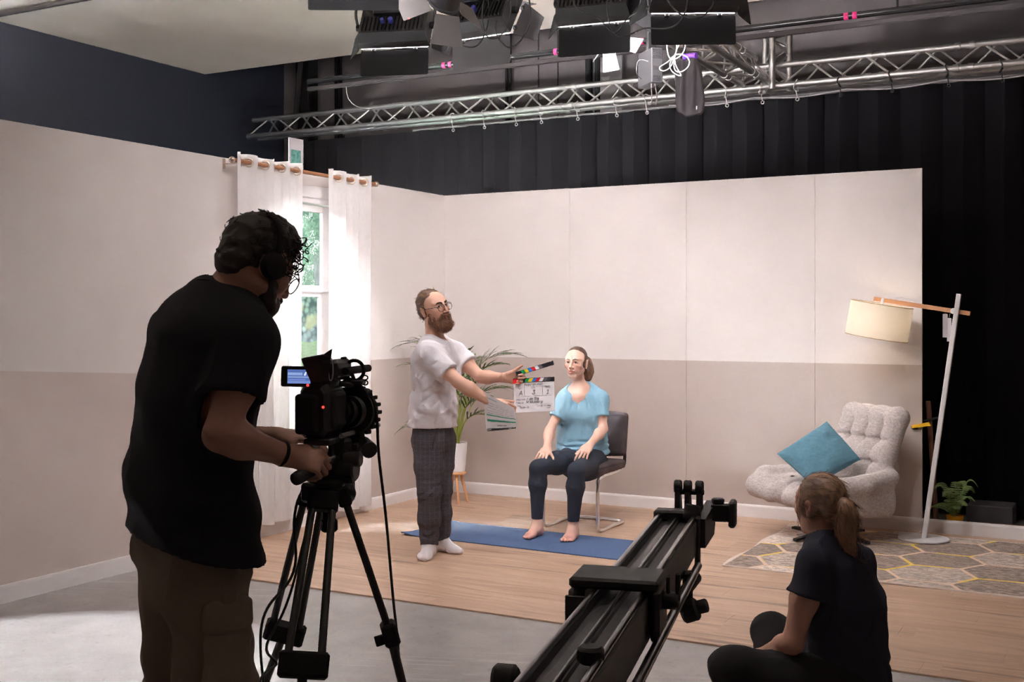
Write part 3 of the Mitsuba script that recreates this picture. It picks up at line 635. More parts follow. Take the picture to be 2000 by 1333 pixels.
for px, py, d, bow, nl, L in ((776, 682, 9.75, .30, 20, .19), (790, 672, 9.45, .34, 20, .18), (800, 712, 9.35, .22, 16, .17), (1000, 692, 9.55, .26, 24, .20), (975, 712, 9.25, .22, 22, .19), (930, 702, 9.8, .2, 20, .18), (985, 758, 9.6, .16, 20, .17), (945, 775, 9.2, .15, 18, .17), (952, 812, 9.3, .10, 14, .16), (783, 838, 9.5, .14, 12, .14), (912, 690, 9.4, .2, 20, .18), (935, 745, 9.5, .12, 16, .17), (860, 665, 9.65, .16, 18, .17)):
    frond(tp(px, py, d), bow, nl, L)
for i in range(7):
    a = rs.uniform(0, 6.28); b = PO + [.035 * math.cos(a), .035 * math.sin(a), .215]
    obj('stalk', tube(spline([b, b + [.03 * math.cos(a), .03 * math.sin(a), .2], b + [.09 * math.cos(a), .09 * math.sin(a), .42]], 14), np.linspace(.006, .002, 14), 7), 'stem', k, True)

# ---------------------------------------------------------------- curtains on their rod
def weave(p, n, uv): return mi.Color3f(0.86, 0.83, 0.82) * (0.94 + 0.06 * noise(p.y * 420, p.z * 30, p.x * 9) + 0.03 * noise(p.y * 30, p.z * 500))
scene['mat_curtain'] = {'type': 'principledthin', 'base_color': mikit.proc(weave), 'roughness': 0.9, 'diff_trans': 0.75, 'spec_trans': 0.0, 'eta': 1.1}
RODX, RODZ = 0.105, 2.583
def window_curtain(y0, y1, nw, z0, lab, seed, phase):
    n, m = 40 * nw, 40; X = np.zeros((n, m, 3)); rs = np.random.RandomState(seed)
    jit = rs.uniform(-.25, .25, nw + 2)
    for i in range(n):
        u = i / (n - 1); ph = u * nw * math.pi * 1.0 + phase
        for j in range(m):
            t = j / (m - 1); z = 2.632 + (z0 - 2.632) * t
            amp = .038 * (1 - .18 * t) * (1 + .3 * jit[int(u * nw)] * t)
            w = math.sin(ph + .35 * t * jit[int(u * nw)])
            w = math.copysign(abs(w) ** .75, w)
            X[i, j] = [RODX + amp * w + .01 * math.sin(2.1 * ph + 3 * t) * t, y0 + (y1 - y0) * u + .012 * math.sin(2 * ph) + .006 * math.sin(5 * t + ph), z + .006 * math.sin(ph * 1.3)]
    k = thing('window_curtain', lab, 'curtain')
    obj('cloth', grid_mesh(X), 'curtain', k, True)
    for c in range(nw + 1):
        u = (c * math.pi - phase) / (nw * math.pi)
        if 0.01 < u < 0.99:
            y = y0 + (y1 - y0) * u; sgn = 1 if (c % 2) == 0 else -1
            nv = nrm([0.75, -sgn * .65, 0]); Rg = frame(nv, [0, 0, 1])
            ring = [np.array([RODX, y, RODZ]) + Rg @ np.array([.027 * math.cos(a), .027 * math.sin(a), 0]) for a in np.linspace(0, 2 * math.pi, 24, endpoint=False)]
            obj('eyelet', tube(ring, .0065, 8, True), 'bronze', k, True)
mat('bronze', (0.62, 0.52, 0.44), 0.25, metal=1.0)
window_curtain(-2.81, -2.133, 8, .115, 'white eyelet curtain at the left of the window, behind the camera operator', 3, .6)
window_curtain(-1.815, -1.254, 7, .078, 'white eyelet curtain at the right of the window, behind the camera', 7, .3)
k = thing('curtain_rod', 'wooden curtain rod across the top of the window', 'curtain rod')
obj('rod', cyl([RODX, -2.80, RODZ], [RODX, -1.20, RODZ], .014, sides=20), 'beech_rod', k, True)
mat('beech_rod', wood_grain(srgb(158, 106, 72), srgb(122, 78, 50), 1), 0.4, 0.5)
for y in (-2.82, -1.18): obj('finial', place(trimesh.creation.icosphere(3, .022), [RODX, y, RODZ]), 'bronze', k, True)
for y in (-2.785, -1.215): obj('bracket', cat([rbox([.0005, y - .012, RODZ - .05], [.008, y + .012, min(RODZ + .02, 2.6)], .002), rbox([.006, y - .006, RODZ - .022], [RODX + .01, y + .006, RODZ - .014], .001)]), 'bronze', k, False)

# ---------------------------------------------------------------- rug
HX, HY = 0.4775, 0.5335
def rug(p, n, uv):
    # hexagons in staggered columns: an edge lies where the two nearest centres are equally far
    best, second, cid, cj = mi.Float(9), mi.Float(9), mi.Float(0), mi.Float(0)
    i0 = dr.floor((p.x - 4.29) / .395 + .5)
    for a in (-1, 0, 1):
        i = i0 + a; off = .215 * (i - 2 * dr.floor(i / 2)); j0 = dr.floor((p.y + 1.44 - off) / .43 + .5)
        for b in (-1, 0, 1):
            j = j0 + b; dx, dy = p.x - 4.29 - i * .395, p.y + 1.44 - off - j * .43
            d = dr.sqrt(dx * dx + dy * dy); r = cell_rand(i, j, 4)
            second = dr.select(d < best, best, dr.minimum(second, d)); cid = dr.select(d < best, r, cid); best = dr.minimum(best, d)
    e = second - best
    f = fbm(p.x * 36, p.y * 90, cid * 50, 3); g = noise(p.x * 150, p.y * 60, cid * 9)
    tone = mix(srgb(130, 114, 105), srgb(224, 206, 192), dr.select(cid > .68, .85, dr.select(cid > .36, .42, .10)))
    c = tone * (0.62 + 0.7 * smoothstep(.3, .7, f) * (.6 + .5 * g))
    yel = dr.select(noise(p.x * 5.3, p.y * 5.3, 2) > .5, 1.0, 0.0)
    line = mix(srgb(206, 180, 158), srgb(214, 182, 90), yel)
    c = mix(c, line, smoothstep(.030, .018, e))
    bx = dr.minimum(dr.minimum(p.x - 3.12, p.y + 1.795), -0.18 - p.y)
    return mix(c, srgb(206, 190, 178), smoothstep(.02, .012, bx))
mat('rug', mikit.proc(rug), 0.95, 0.1)
X = np.zeros((140, 60, 3)); 
for i, x in enumerate(np.linspace(3.12, 6.2, 140)):
    for j, y in enumerate(np.linspace(-1.795, -0.18, 60)): X[i, j] = [x + (.012 * math.sin(y * 9) if i == 0 else 0), y, WF + .009 + .002 * math.sin(x * 5 + y * 7) * (0 < i < 139)]
obj('rug', grid_mesh(X, .008, [0, 0, 1]), 'rug', None, 50, 'patterned rug of grey and beige hexagons with yellow outlines under the armchair and lamp', 'rug')
RUGZ = WF + .0115

# ---------------------------------------------------------------- armchair and cushion
def tweed(p, n, uv):
    a = noise(p.x * 330, p.y * 330, p.z * 60); b = noise(p.x * 60, p.y * 60, p.z * 420); c = fbm(p.x * 90, p.y * 90, p.z * 90)
    return mix(srgb(150, 138, 136), srgb(212, 202, 198), dr.clip(a * .45 + b * .45 + (c - .5) * .7 + .05, 0, 1))
mat('tweed', mikit.proc(tweed), 0.9, 0.15, sheen=0.3)
AO = np.array([3.47, -0.585, RUGZ]); yaw = 139.0                       # local y: where the chair faces
AR = rz(yaw)
def armchair_field():
    h = .0095; f = Field([-.50, -.60, .12], [.50, .52, .98], h)
    S = np.array([1.0, 0, 0])
    for x in (-.245, -.082, .082, .245):
        f.put([cone([x, -.20, .335], [x, .29, .325], .086, .078, .028)])                    # seat, column by column
    for x in (-.245, -.082, .082, .245):
        f.put([cone([x, -.215, .37], [x, -.41, .825], .085, .072, .028)])                   # back
    f.put([cone([-.245, -.412, .83], [.245, -.412, .83], .070, .070, .035), cone([-.245, -.30, .57], [.245, -.30, .57], .062, .062, .05), ell([0, -.02, .29], [.36, .36, .12], None, .06)])                                # shell below
    for s in (-1, 1):
        f.put([cone([s * .330, -.29, .44], [s * .372, -.05, .405], .050, .060, .04), cone([s * .372, -.05, .405], [s * .350, .26, .385], .060, .068, .04),
               cone([s * .350, .26, .385], [s * .285, .365, .335], .068, .076, .05), cone([s * .285, .365, .335], [s * .12, .375, .30], .070, .055, .05),
               slab([s * .345, -.25, .29], [s * .335, .24, .29], .05, .12, .05, .09, S, .06)])
    def tuft(p):
        X_, Y_, Z_ = p[:, 0], p[:, 1], p[:, 2]
        ont = smooth01(.30, .26, np.abs(X_)) * ((Y_ > -.46) & (Y_ < .30))
        back = smooth01(.36, .44, Z_); arc = np.where(back > .5, (Z_ - .36) / .92, -(Y_ + .2))     # length along the seat and back
        gx = np.min(np.abs(X_[:, None] - np.array([-.164, 0, .164])), 1); ga = np.min(np.abs(arc[:, None] - np.array([.0, .185, .35, -.17, -.33])), 1)
        frontal = np.where(back > .5, smooth01(-.05, .0, Y_ - (-.215 - (Z_ - .37) * .43)), smooth01(.33, .36, Z_))
        dep = .006 * np.exp(-(gx / .012) ** 2) + .020 * np.exp(-(ga / .018) ** 2)
        return np.minimum(dep, .022) * ont * frontal + .0012 * (meshkit.noise(p * 40) - .5)
    f.bump(tuft); return f.mesh()
k = thing('armchair', 'light grey tufted swivel armchair on the rug beside the floor lamp', 'armchair')
obj('shell', place(armchair_field(), AO, AR), 'tweed', k, True)
obj('column', place(cat([ccyl([0, -.03, .045], [0, -.03, .20], .028), ccyl([0, -.03, .02], [0, -.03, .06], .045)]), AO, AR), 'black_metal', k)
for a in (12, 102, 192, 282):
    d = rz(a) @ np.array([1.0, 0, 0]); c0 = np.array([0, -.03, .04]); e = c0 + d * .34; w = np.cross(d, [0, 0, 1])
    hull = trimesh.convex.convex_hull(np.array([c0 + w * .02 + [0, 0, .012], c0 - w * .02 + [0, 0, .012], c0 + w * .02 - [0, 0, .016], c0 - w * .02 - [0, 0, .016], e + w * .015 - [0, 0, .022], e - w * .015 - [0, 0, .022], e + w * .015 - [0, 0, .0385], e - w * .015 - [0, 0, .0385]]))
    obj('leg', place(hull, AO, AR), 'black_metal', k, 20)
obj('tilt_lever', place(cat([rbox([.335, -.40, .56], [.350, -.36, .68], .006), cyl([.30, -.39, .62], [.345, -.385, .62], .014)]), AO, AR), 'grey_metal', k)
def linen(p, n, uv): return mi.Color3f(srgb(96, 138, 156)) * (0.86 + 0.12 * noise(p.x * 260, p.z * 60, p.y * 60) + 0.12 * noise(p.x * 50, p.z * 280, 3))
mat('linen', mikit.proc(linen), 0.9, 0.15, sheen=0.2)
def pillow(c00, c10, c11, c01, thick, nn):
    c00, c10, c11, c01 = map(np.asarray, (c00, c10, c11, c01)); n = 44; X = []
    u = np.linspace(-1, 1, n); U, V = np.meshgrid(u, u, indexing='ij')
    pin = 1 - .045 * (1 - V ** 2) * 1.0; pin2 = 1 - .045 * (1 - U ** 2)
    a, b = (U * pin + 1) / 2, (V * pin2 + 1) / 2
    base = ((1 - a) * (1 - b))[..., None] * c00 + (a * (1 - b))[..., None] * c10 + (a * b)[..., None] * c11 + ((1 - a) * b)[..., None] * c01
    prof = (np.clip(1 - U ** 2, 0, 1) * np.clip(1 - V ** 2, 0, 1)) ** .42
    wr = meshkit.fbm(np.stack([U * 1.6, V * 1.6, U * 0], -1), 4, 6) - .5
    fold = .16 * np.exp(-((U - .55) / .12) ** 2) * (V < 0) * np.sin(V * 9) 
    top = base + nn * (thick * prof * (1 + .35 * wr + fold))[..., None]; bot = base - nn * (thick * prof)[..., None]
    return cat([grid_mesh(top), trimesh.Trimesh(grid_mesh(bot).vertices, grid_mesh(bot).faces[:, ::-1], process=False)])
cL, cT, cR, cB = P(1517, 887, 7.86), P(1615, 823, 8.06), P(1682, 898, 7.84), P(1590, 952, 7.66)
nn = nrm(np.cross(cR - cL, cT - cB)); nn = nn if nn @ (CAM - cL) > 0 else -nn
obj('cushion', pillow(cL, cT, cR, cB, .075, nn), 'linen', None, True, 'teal blue square cushion standing on its corner in the grey armchair', 'cushion')

# ---------------------------------------------------------------- floor lamp
k = thing('floor_lamp', 'white floor lamp with a wooden arm and a drum shade beside the armchair', 'lamp')
LB = np.array([4.08, -0.364, RUGZ])
obj('base', lathe([(0, 0), (.166, 0), (.168, .003), (.168, .009), (.164, .012), (0, .012)], 64, LB), 'white_plastic', k, 30)
LT = np.array([4.306, -0.364, 1.69]); u = nrm(LT - LB)
Rp = frame(u, [0, 1, 0])
obj('pole', place(rbox([-.016, -.016, 0], [.016, .016, np.linalg.norm(LT - LB)], .003), LB + u * .008, Rp), 'white_plastic', k, False)
aA, aB = ony(1707, 584, -0.333), ony(1895, 613, -0.333); ua = nrm(aB - aA)
obj('arm', place(rbox([-.015, -.013, 0], [.015, .013, np.linalg.norm(aB - aA)], .002), aA, frame(ua, [0, 0, 1])), 'beech_arm', k, False)
mat('beech_arm', wood_grain(srgb(214, 160, 118), srgb(186, 128, 88), 0), 0.5, 0.4)
pj_ = LB + u * ((aB[2] - .03 - LB[2]) / u[2]); 
joint = ony(1863, 608, -0.34)
obj('joint', ccyl([joint[0], -.368, joint[2]], [joint[0], -.318, joint[2]], .020), 'white_plastic', k)
upv = nrm(np.cross(ua, [0, 1, 0])); upv = upv if upv[2] > 0 else -upv
sc = ony(1717, 627, -0.34); Rs = frame(upv, [0, 1, 0])
scene['mat_shade'] = {'type': 'principledthin', 'base_color': rgb(srgb(240, 232, 218)), 'roughness': 0.9, 'diff_trans': 0.7, 'spec_trans': 0.0, 'eta': 1.1}
obj('shade', lathe([(.213, -.118), (.211, .118)], 64, sc, Rs), 'shade', k, True)
mat('shade_trim', srgb(196, 178, 150), 0.8, 0.2)
obj('shade_rim', cat([tube([sc + Rs @ np.array([r * math.cos(a), r * math.sin(a), z]) for a in np.linspace(0, 2 * math.pi, 48, endpoint=False)], .003, 6, True) for z, r in ((-.118, .213), (.118, .211))]), 'shade_trim', k, True)
obj('spider', cat([cyl(sc + Rs @ np.array([.21 * math.cos(a), .21 * math.sin(a), .112]), sc + Rs @ np.array([0, 0, .112]), .003, sides=6) for a in (0, 2.1, 4.2)] + [cyl(sc + Rs @ np.array([0, 0, .04]), sc + Rs @ np.array([0, 0, .16]), .012)]), 'white_plastic', k)
scene[k + '__bulb'] = mikit.ply(place(trimesh.creation.icosphere(3, .038), sc + Rs @ np.array([0, 0, -.005])), 'mat_white_plastic', True, emitter={'type': 'area', 'radiance': rgb(np.array([1, .80, .55]) * SHADE_BULB)})
w = [aA + ua * .12 + upv * .014, aA + ua * .16 + upv * .035, aA + ua * .22 + upv * .034, aA + ua * .27 + upv * .014]
obj('shade_wire', tube(spline(w, 20), .003, 6), 'white_plastic', k, True)
for i, (px, py) in enumerate(((1846, 612), (1854, 620))):
    q = ony(px, py, -.36); obj('tag', cat([place(poly(rrect(.032, .16, .003), .001), q + [0, 0, -.085], rz(8 - 30 * i) @ rx(90)), cyl(q, q + [0.004, .02, .035], .0012, sides=5)]), 'light_grey', k, False)
sw = fl(1765, 1046, RUGZ)
pts = [LB + [-.06, 0, .016], LB + [-.12, .02, .010], sw + [.05, -.005, .010], sw + [0, 0, .014], sw + [-.05, .004, .006], sw + [-.07, .03, .006], sw + [0, .08, .006], sw + [.08, .10, .006], [4.02, -.03, .06], [4.06, -.022, .10]]
obj('cord', tube(spline(pts, 60), .0035, 8), 'white_plastic', k, True)
obj('foot_switch', place(trimesh.convex.convex_hull(np.array([[sx * .034, sy * .017, z] for sx in (-1, 1) for sy in (-1, 1) for z in (0, .011)] + [[sx * .014, sy * .011, .019] for sx in (-1, 1) for sy in (-1, 1)])), sw, rz(-14)), 'white_plastic', k, 20)

# ---------------------------------------------------------------- behind the end of the set wall
mat('yellow_pot', srgb(226, 158, 36), 0.4, 0.5)
k = thing('potted_fern', 'small green fern in a yellow pot on the floor beyond the white floor lamp', 'plant')
FO = np.array([4.205, 0.20, 0.0])
obj('pot', lathe([(0, 0), (.048, 0), (.060, .105), (.061, .11), (.056, .11), (.054, .095), (0, .095)], 36, FO), 'yellow_pot', k, 25)
rs = np.random.RandomState(4)
def fern_frond(az, L, rise, seg=22):
    d = np.array([math.cos(az), math.sin(az), 0]); t = np.linspace(0, 1, seg)
    s = FO + [0, 0, .09] + d * L * (t[:, None] ** 1.1) + np.array([0, 0, 1.0]) * (rise * np.sin(t * 2.2) / .95)[:, None]
    parts = [tube(s, np.linspace(.003, .001, seg), 5)]
    tg = np.gradient(s, axis=0)
    for i in range(3, seg - 1):
        tt = t[i]; w = .042 * math.sin(math.pi * (tt * .85 + .1)) ** .8
        sd = nrm(np.cross(tg[i], [0, 0, 1])); nn_ = nrm(np.cross(sd, tg[i]))
        for sgn in (-1, 1): parts.append(blade(s[i], sd * sgn + nrm(tg[i]) * .35, nn_, w, .0055, .25, 3))
    obj('frond', cat(parts), 'fern', k, True)
scene['mat_fern'] = {'type': 'twosided', 'bsdf': {'type': 'principled', 'base_color': rgb(srgb(128, 150, 92)), 'roughness': 0.5, 'specular': 0.4}}
for i in range(19): fern_frond(i * 2.4 + rs.uniform(-.2, .2), rs.uniform(.10, .20), rs.uniform(.05, .22) if i % 3 else rs.uniform(.2, .27))
q = ony(1940, 1010, .62)
k = obj('flight_case', rbox([4.24, .52, 0], [4.56, .80, .145], .006), 'dark_case', None, False, 'low dark grey box on the floor behind the fern, against the black curtain', 'box')
mat('dark_case', srgb(62, 58, 60), 0.7, 0.3)
obj('floor_board', rbox([4.33, .12, 0], [8.5, .48, .03], .003), 'raw_wood', None, False, 'brown board lying on the floor behind the white skirting at the right edge', 'board')
k = thing('wooden_prop', 'brown wooden prop that holds up the end of the set wall', 'prop')
obj('strut', cyl([4.035, .115, .93], [4.055, .36, .02], .018, sides=8), 'raw_wood', k)
obj('foot', rbox([4.02, .10, 0.0], [4.075, .42, .03], .003), 'raw_wood', k, False)
mat('yellow_plastic', srgb(240, 186, 40), 0.4, 0.5)
k = thing('clamp', 'yellow and black hand clamp gripping the edge of the set wall', 'clamp')
q = ony(1803, 831, 0.02)
obj('bar', place(rbox([-.04, -.006, -.008], [.13, .006, .008], .003), [4.0, .115, q[2] + .02], ry(-16) @ rz(0)), 'black_metal', k, False)
obj('jaw', place(trimesh.convex.convex_hull(np.array([[-.055, -.012, -.012], [-.05, .012, -.014], [.075, -.012, .012], [.075, .012, .012], [.06, .012, .036], [.06, -.012, .036], [-.055, .012, .010], [-.055, -.012, .010]])), [4.0, -.016, q[2] - .01]), 'yellow_plastic', k, False)
obj('pad', rbox([3.94, -.012, q[2] - .028], [3.985, -.001, q[2] - .006], .003), 'black_matte', k, False)
# ================================================================ film gear
mat('rubber', srgb(24, 23, 26), 0.6, 0.3)
scene['mat_red_led'] = {'type': 'diffuse', 'reflectance': rgb((.6, .02, .02))}
def glow(key, mesh, L): scene[key] = mikit.ply(mesh, 'mat_red_led', False, emitter={'type': 'area', 'radiance': rgb(L)})

# ---------------------------------------------------------------- tripod
TD = 3.55
k_t = thing('tripod', 'black camera tripod with twin-tube legs beside the camera operator', 'tripod')
bowl = P(643, 950, TD)
obj('bowl', cat([lathe([(0, -.055), (.03, -.05), (.055, -.02), (.062, 0), (.062, .02), (.05, .026), (0, .026)], 32, bowl)] + [rbox(bowl + V3_ - .03, bowl + V3_ + .03, .008) for V3_ in ([.05, 0, -.015], [-.025, .045, -.015], [-.025, -.045, -.015])]), 'black_metal', k_t, 30)
obj('centre_knob', cat([ccyl(bowl - UP * .05, bowl - UP * .11, .020), ccyl(bowl - UP * .10, bowl - UP * .14, .026, .006)]), 'black_matte', k_t)
def leg(top, clampp, foot, gap, w, single=False):
    d = nrm(foot - top); s = nrm(np.cross(d, CAM - top)) if not single else nrm(CAM - top - d * ((CAM - top) @ d))
    lk = obj('leg', cat([tube([top + s * gap * .6, clampp + s * gap], .0115, 12)]), 'black_metal', k_t, True)
    obj('tube', tube([top - s * gap * .6, clampp - s * gap], .0115, 12), 'black_metal', lk, True)
    Rl = frame(d, s)
    obj('clamp', place(rbox([-gap - .022, -.024, -.035], [gap + .022, .024, .035], .008), clampp, Rl), 'black_matte', lk, False)
    obj('clamp_knob', cat([ccyl(clampp + Rl @ np.array([gap * .2, .02, .01]), clampp + Rl @ np.array([gap * .2, .05, .01]), .016)]), 'black_matte', lk)
    obj('lower_tube', tube([clampp - d * .02, foot + UP * .02], .0135, 12), 'black_metal', lk, True)
    obj('foot', lathe([(0, 0), (.022, 0), (.022, .015), (.014, .03), (0, .03)], 20, foot), 'rubber', lk, 30)
    obj('shoulder', place(rbox([-gap * .6 - .018, -.02, -.03], [gap * .6 + .018, .02, .03], .006), top + d * .012, Rl), 'black_matte', lk, False)
f3 = fl(830, 1560, 0); leg(P(669, 962, 3.50), P(762, 1238, 3.52), P(848, 1600, 3.56) * [1, 1, 0] + [0, 0, 0.0], .014, .02, True)
leg(P(614, 968, 3.62), P(556, 1236, 3.86), P(470, 1540, 4.1) * [1, 1, 0], .045, .02)
leg(P(632, 972, 3.46), P(593, 1300, 3.18), P(545, 1640, 2.95) * [1, 1, 0], .047, .02)
tag(k_t, 'black camera tripod with twin-tube legs beside the camera operator', 'tripod')
# fluid head
k_h = thing('fluid_head', 'black fluid head with a pan handle between the camera and its tripod', 'camera head')
aim = nrm(RGT * .2 + FWD * .98); lat = np.cross(aim, UP); HR_ = np.stack([lat, aim, UP], 1)
hc = P(660, 915, TD)
obj('base', cat([ccyl(bowl + UP * .024, bowl + UP * .05, .045, .004), lathe([(0, .05), (.05, .05), (.05, .09), (.038, .10), (0, .10)], 32, bowl)]), 'black_matte', k_h, 30)
obj('tilt_drum', cat([ccyl(hc - lat * .055, hc + lat * .060, .040, .006), ccyl(P(684, 897, TD - .02) - lat * .02, P(684, 897, TD - .02) + lat * .035, .024, .004)]), 'black_metal', k_h)
obj('side_arm', place(rbox([-.026, -.03, -.035], [.026, .03, .065], .01), P(668, 897, TD + .0), HR_), 'black_metal', k_h, False)
pl0 = P(640, 858, TD)
obj('plate', place(rbox([-.040, -.10, -.010], [.045, .10, .010], .004), pl0, HR_), 'black_metal', k_h, False)
obj('plate_post', cat([place(rbox([.018, -.05, -.07], [.036, .05, 0], .006), pl0, HR_), place(rbox([-.058, -.04, -.045], [-.035, .03, 0.0], .006), pl0, HR_)]), 'black_metal', k_h, False)
obj('tension_knob', cat([ccyl(P(676, 962, TD - .05), P(691, 957, TD - .04), .024, .005), place(rbox([-.016, -.02, -.03], [.018, .02, .03], .01), P(680, 948, TD - .02), HR_)]), 'rubber', k_h)
hA, hB = P(574, 938, 3.34), P(652, 896, 3.50)
obj('pan_handle', tube(spline([hB, along(hB, hA, .4), hA], 14), .010, 12), 'black_metal', k_h, True)
obj('handle_grip', tube([hA + (hB - hA) * t for t in (0, .03, .1, .5, .85, .92)], [.012, .019, .0205, .018, .017, .011], 16), 'rubber', k_h, True)
obj('screw', cyl(P(638, 900, 3.44), P(654, 891, 3.46), .003), 'grey_metal', k_h)

# ---------------------------------------------------------------- camera
k_c = thing('video_camera', 'black video camera with a lit flip-out screen and red tally lights on the tripod', 'camera')
CB = P(633, 800, TD)
def rear(px, py, dz=0.0): return P(px, py, TD - .10 + dz)
hull = trimesh.convex.convex_hull(np.array([[x * w, y, z * h] for y, w, h in ((-.10, .036, .070), (-.085, .043, .080), (.05, .043, .080), (.065, .038, .070)) for x, z in ((1, .75), (1, -.75), (-1, .75), (-1, -.75), (.7, 1), (-.7, 1), (.7, -1), (-.7, -1))]))
obj('body', place(hull, CB, HR_), 'black_metal', k_c, 25)
obj('battery', place(rbox([-.036, -.140, -.065], [.030, -.095, .055], .012, 2), CB - lat * .006, HR_), 'black_matte', k_c, 30)
obj('hand_grip', place(trimesh.convex.convex_hull(np.vstack([trimesh.creation.icosphere(2, .020).vertices + [.036, y, z] for y in (-.04, .04) for z in (-.04, .04)])), CB, HR_), 'rubber', k_c, True)
obj('top_handle', place(cat([rbox([-.016, -.06, .118], [.016, .11, .142], .008), rbox([-.014, .07, .075], [.014, .105, .13], .005), rbox([-.014, -.06, .075], [.014, -.03, .13], .005)]), CB, HR_), 'black_metal', k_c, False)
L0 = CB + lat * .020 + UP * .005
ll = P(700, 806, TD + .16)
ax = nrm(P(712, 806, TD + .36) - P(660, 800, TD)) 
obj('lens', lathe([(0, .0), (.042, .0), (.046, .03), (.052, .034), (.052, .07), (.044, .075), (.044, .12), (.056, .125), (.060, .17), (.056, .172), (.052, .15), (0, .15)], 40, P(655, 803, TD + .03), frame(ax)), 'black_matte', k_c, 30)
mb = P(700, 806, TD + .16); MR = np.stack([nrm(np.cross(ax, UP)), ax, nrm(np.cross(np.cross(ax, UP), ax))], 1)
ring = [(math.cos(a), math.sin(a)) for a in np.linspace(0, 2 * math.pi, 40, endpoint=False)]
sh = sg.Polygon([(.070 * c, .072 * s_) for c, s_ in ring]).union(sa.translate(rrect(.10, .06, .012), 0, .045)).difference(sg.Polygon([(.050 * c, .050 * s_) for c, s_ in ring]))
obj('matte_box', place(poly(sh, .07), mb - ax * .035, MR @ rx(90)), 'black_matte', k_c, 25)
obj('focus_ring', cat([tube([mb - ax * .055 + MR @ np.array([.066 * c, 0, .066 * s_]) for c, s_ in ring], .011, 8, True)] + [place(rbox([-.004, -.014, -.006], [.004, .014, .006], .002), mb - ax * .055 + MR @ np.array([.078 * c, 0, .078 * s_])) for c, s_ in ring[::2]]), 'rubber', k_c, True)
obj('follow_focus', cat([ccyl(P(708, 868, TD + .08), P(722, 880, TD + .02), .026), place(rbox([-.02, -.02, -.05], [.02, .02, .03], .008), P(693, 866, TD + .1), HR_), place(rbox([-.01, -.01, -.045], [.01, .01, .02], .004), P(696, 878, TD), HR_)]), 'black_metal', k_c)
obj('rod', cat([cyl(P(648, 852, TD - .05) + lat * q, P(648, 852, TD - .05) + lat * q + aim * .36, .0075) for q in (-.03, .03)]), 'grey_metal', k_c)
# viewfinder hood: folded rubber eyecup
q = lambda x, y, d=0.0: P(x, y, TD - .16 + d)
pts = [q(588, 702), q(594, 699), q(630, 694, -.01), q(648, 682, -.02), q(646, 700, .0), q(641, 745, .03), q(607, 747, .03), q(600, 728, .02), q(592, 702, .05), q(630, 697, .07), q(643, 690, .07), q(640, 742, .08), q(610, 743, .08)]
obj('eyecup', trimesh.convex.convex_hull(np.array(pts[:1] + pts[1:3] + pts[4:])), 'rubber', k_c, 20)
obj('eyecup_flap', trimesh.convex.convex_hull(np.array([q(624, 698), q(649, 681), q(646, 702), q(642, 735), q(632, 700), q(648, 683, .02), q(644, 715, .03), q(628, 700, .03)])), 'rubber', k_c, 20)
obj('viewfinder', place(rbox([-.022, -.06, -.032], [.026, .08, .030], .010), P(655, 722, TD), HR_), 'black_metal', k_c, False)
obj('viewfinder_rim', tube([P(646 + 9 * math.sin(a) * .5, 722 + 22 * math.cos(a), TD - .07) for a in np.linspace(-1.2, 4.2, 24)], .0022, 6), 'light_grey', k_c, True)
obj('neck', place(rbox([-.03, -.05, -.03], [.04, .06, .03], .01), P(630, 752, TD), HR_), 'black_metal', k_c, False)
# flip-out screen
sc0, sc1, sc2 = P(553, 717, TD - .12), P(608, 718, TD - .10), P(552, 755, TD - .12)
sx = nrm(sc1 - sc0); sy = nrm(np.cross(np.cross(sx, UP), sx)); SRt = np.stack([sx, sy, np.cross(sx, sy)], 1); cc = P(580, 736, TD - .11)
s_out = 1 if SRt[:, 2] @ (CAM - cc) > 0 else -1
obj('monitor', place(poly(rrect(.092, .061, .007), .010), cc - SRt[:, 2] * (.010 if s_out > 0 else 0), SRt), 'black_metal', k_c, 25)
scene['mat_screen'] = {'type': 'diffuse', 'reflectance': rgb((.02, .02, .02))}
def lit(nm_, g, col, lift):
    key = key_for(nm_, k_c); m = place(poly(g, .0004), cc + sx * .006 + SRt[:, 2] * s_out * lift, SRt)
    scene[key] = mikit.ply(m, 'mat_screen', False, emitter={'type': 'area', 'radiance': rgb(col)})
lit('screen', rrect(.068, .042, .001), (.040, .070, .19), .0003)
for y0, y1, x0, x1, c in ((-.020, -.012, -.033, .033, (.08, .12, .26)), (-.004, .001, -.033, .033, (.11, .15, .28)), (.004, .012, -.033, .010, (.13, .18, .33)), (-.010, -.008, -.03, .02, (.11, .14, .34))): lit('screen_image', sg.box(x0, y0, x1, y1), c, .0009)
lit('screen_image', sg.Polygon([(.016, .002), (.020, .004), (.022, .014), (.018, .014), (.014, .006)]), (.34, .35, .48), .0014)
obj('monitor_arm', cyl(P(606, 748, TD - .09), P(622, 752, TD - .02), .008), 'black_metal', k_c)
for px, py, r in ((601, 753, .0042), (631, 796, .0038)):
    c0 = P(px, py, TD - .17); glow(key_for('tally_light', k_c), place(trimesh.creation.icosphere(2, r), c0), (2.6, .05, .04))
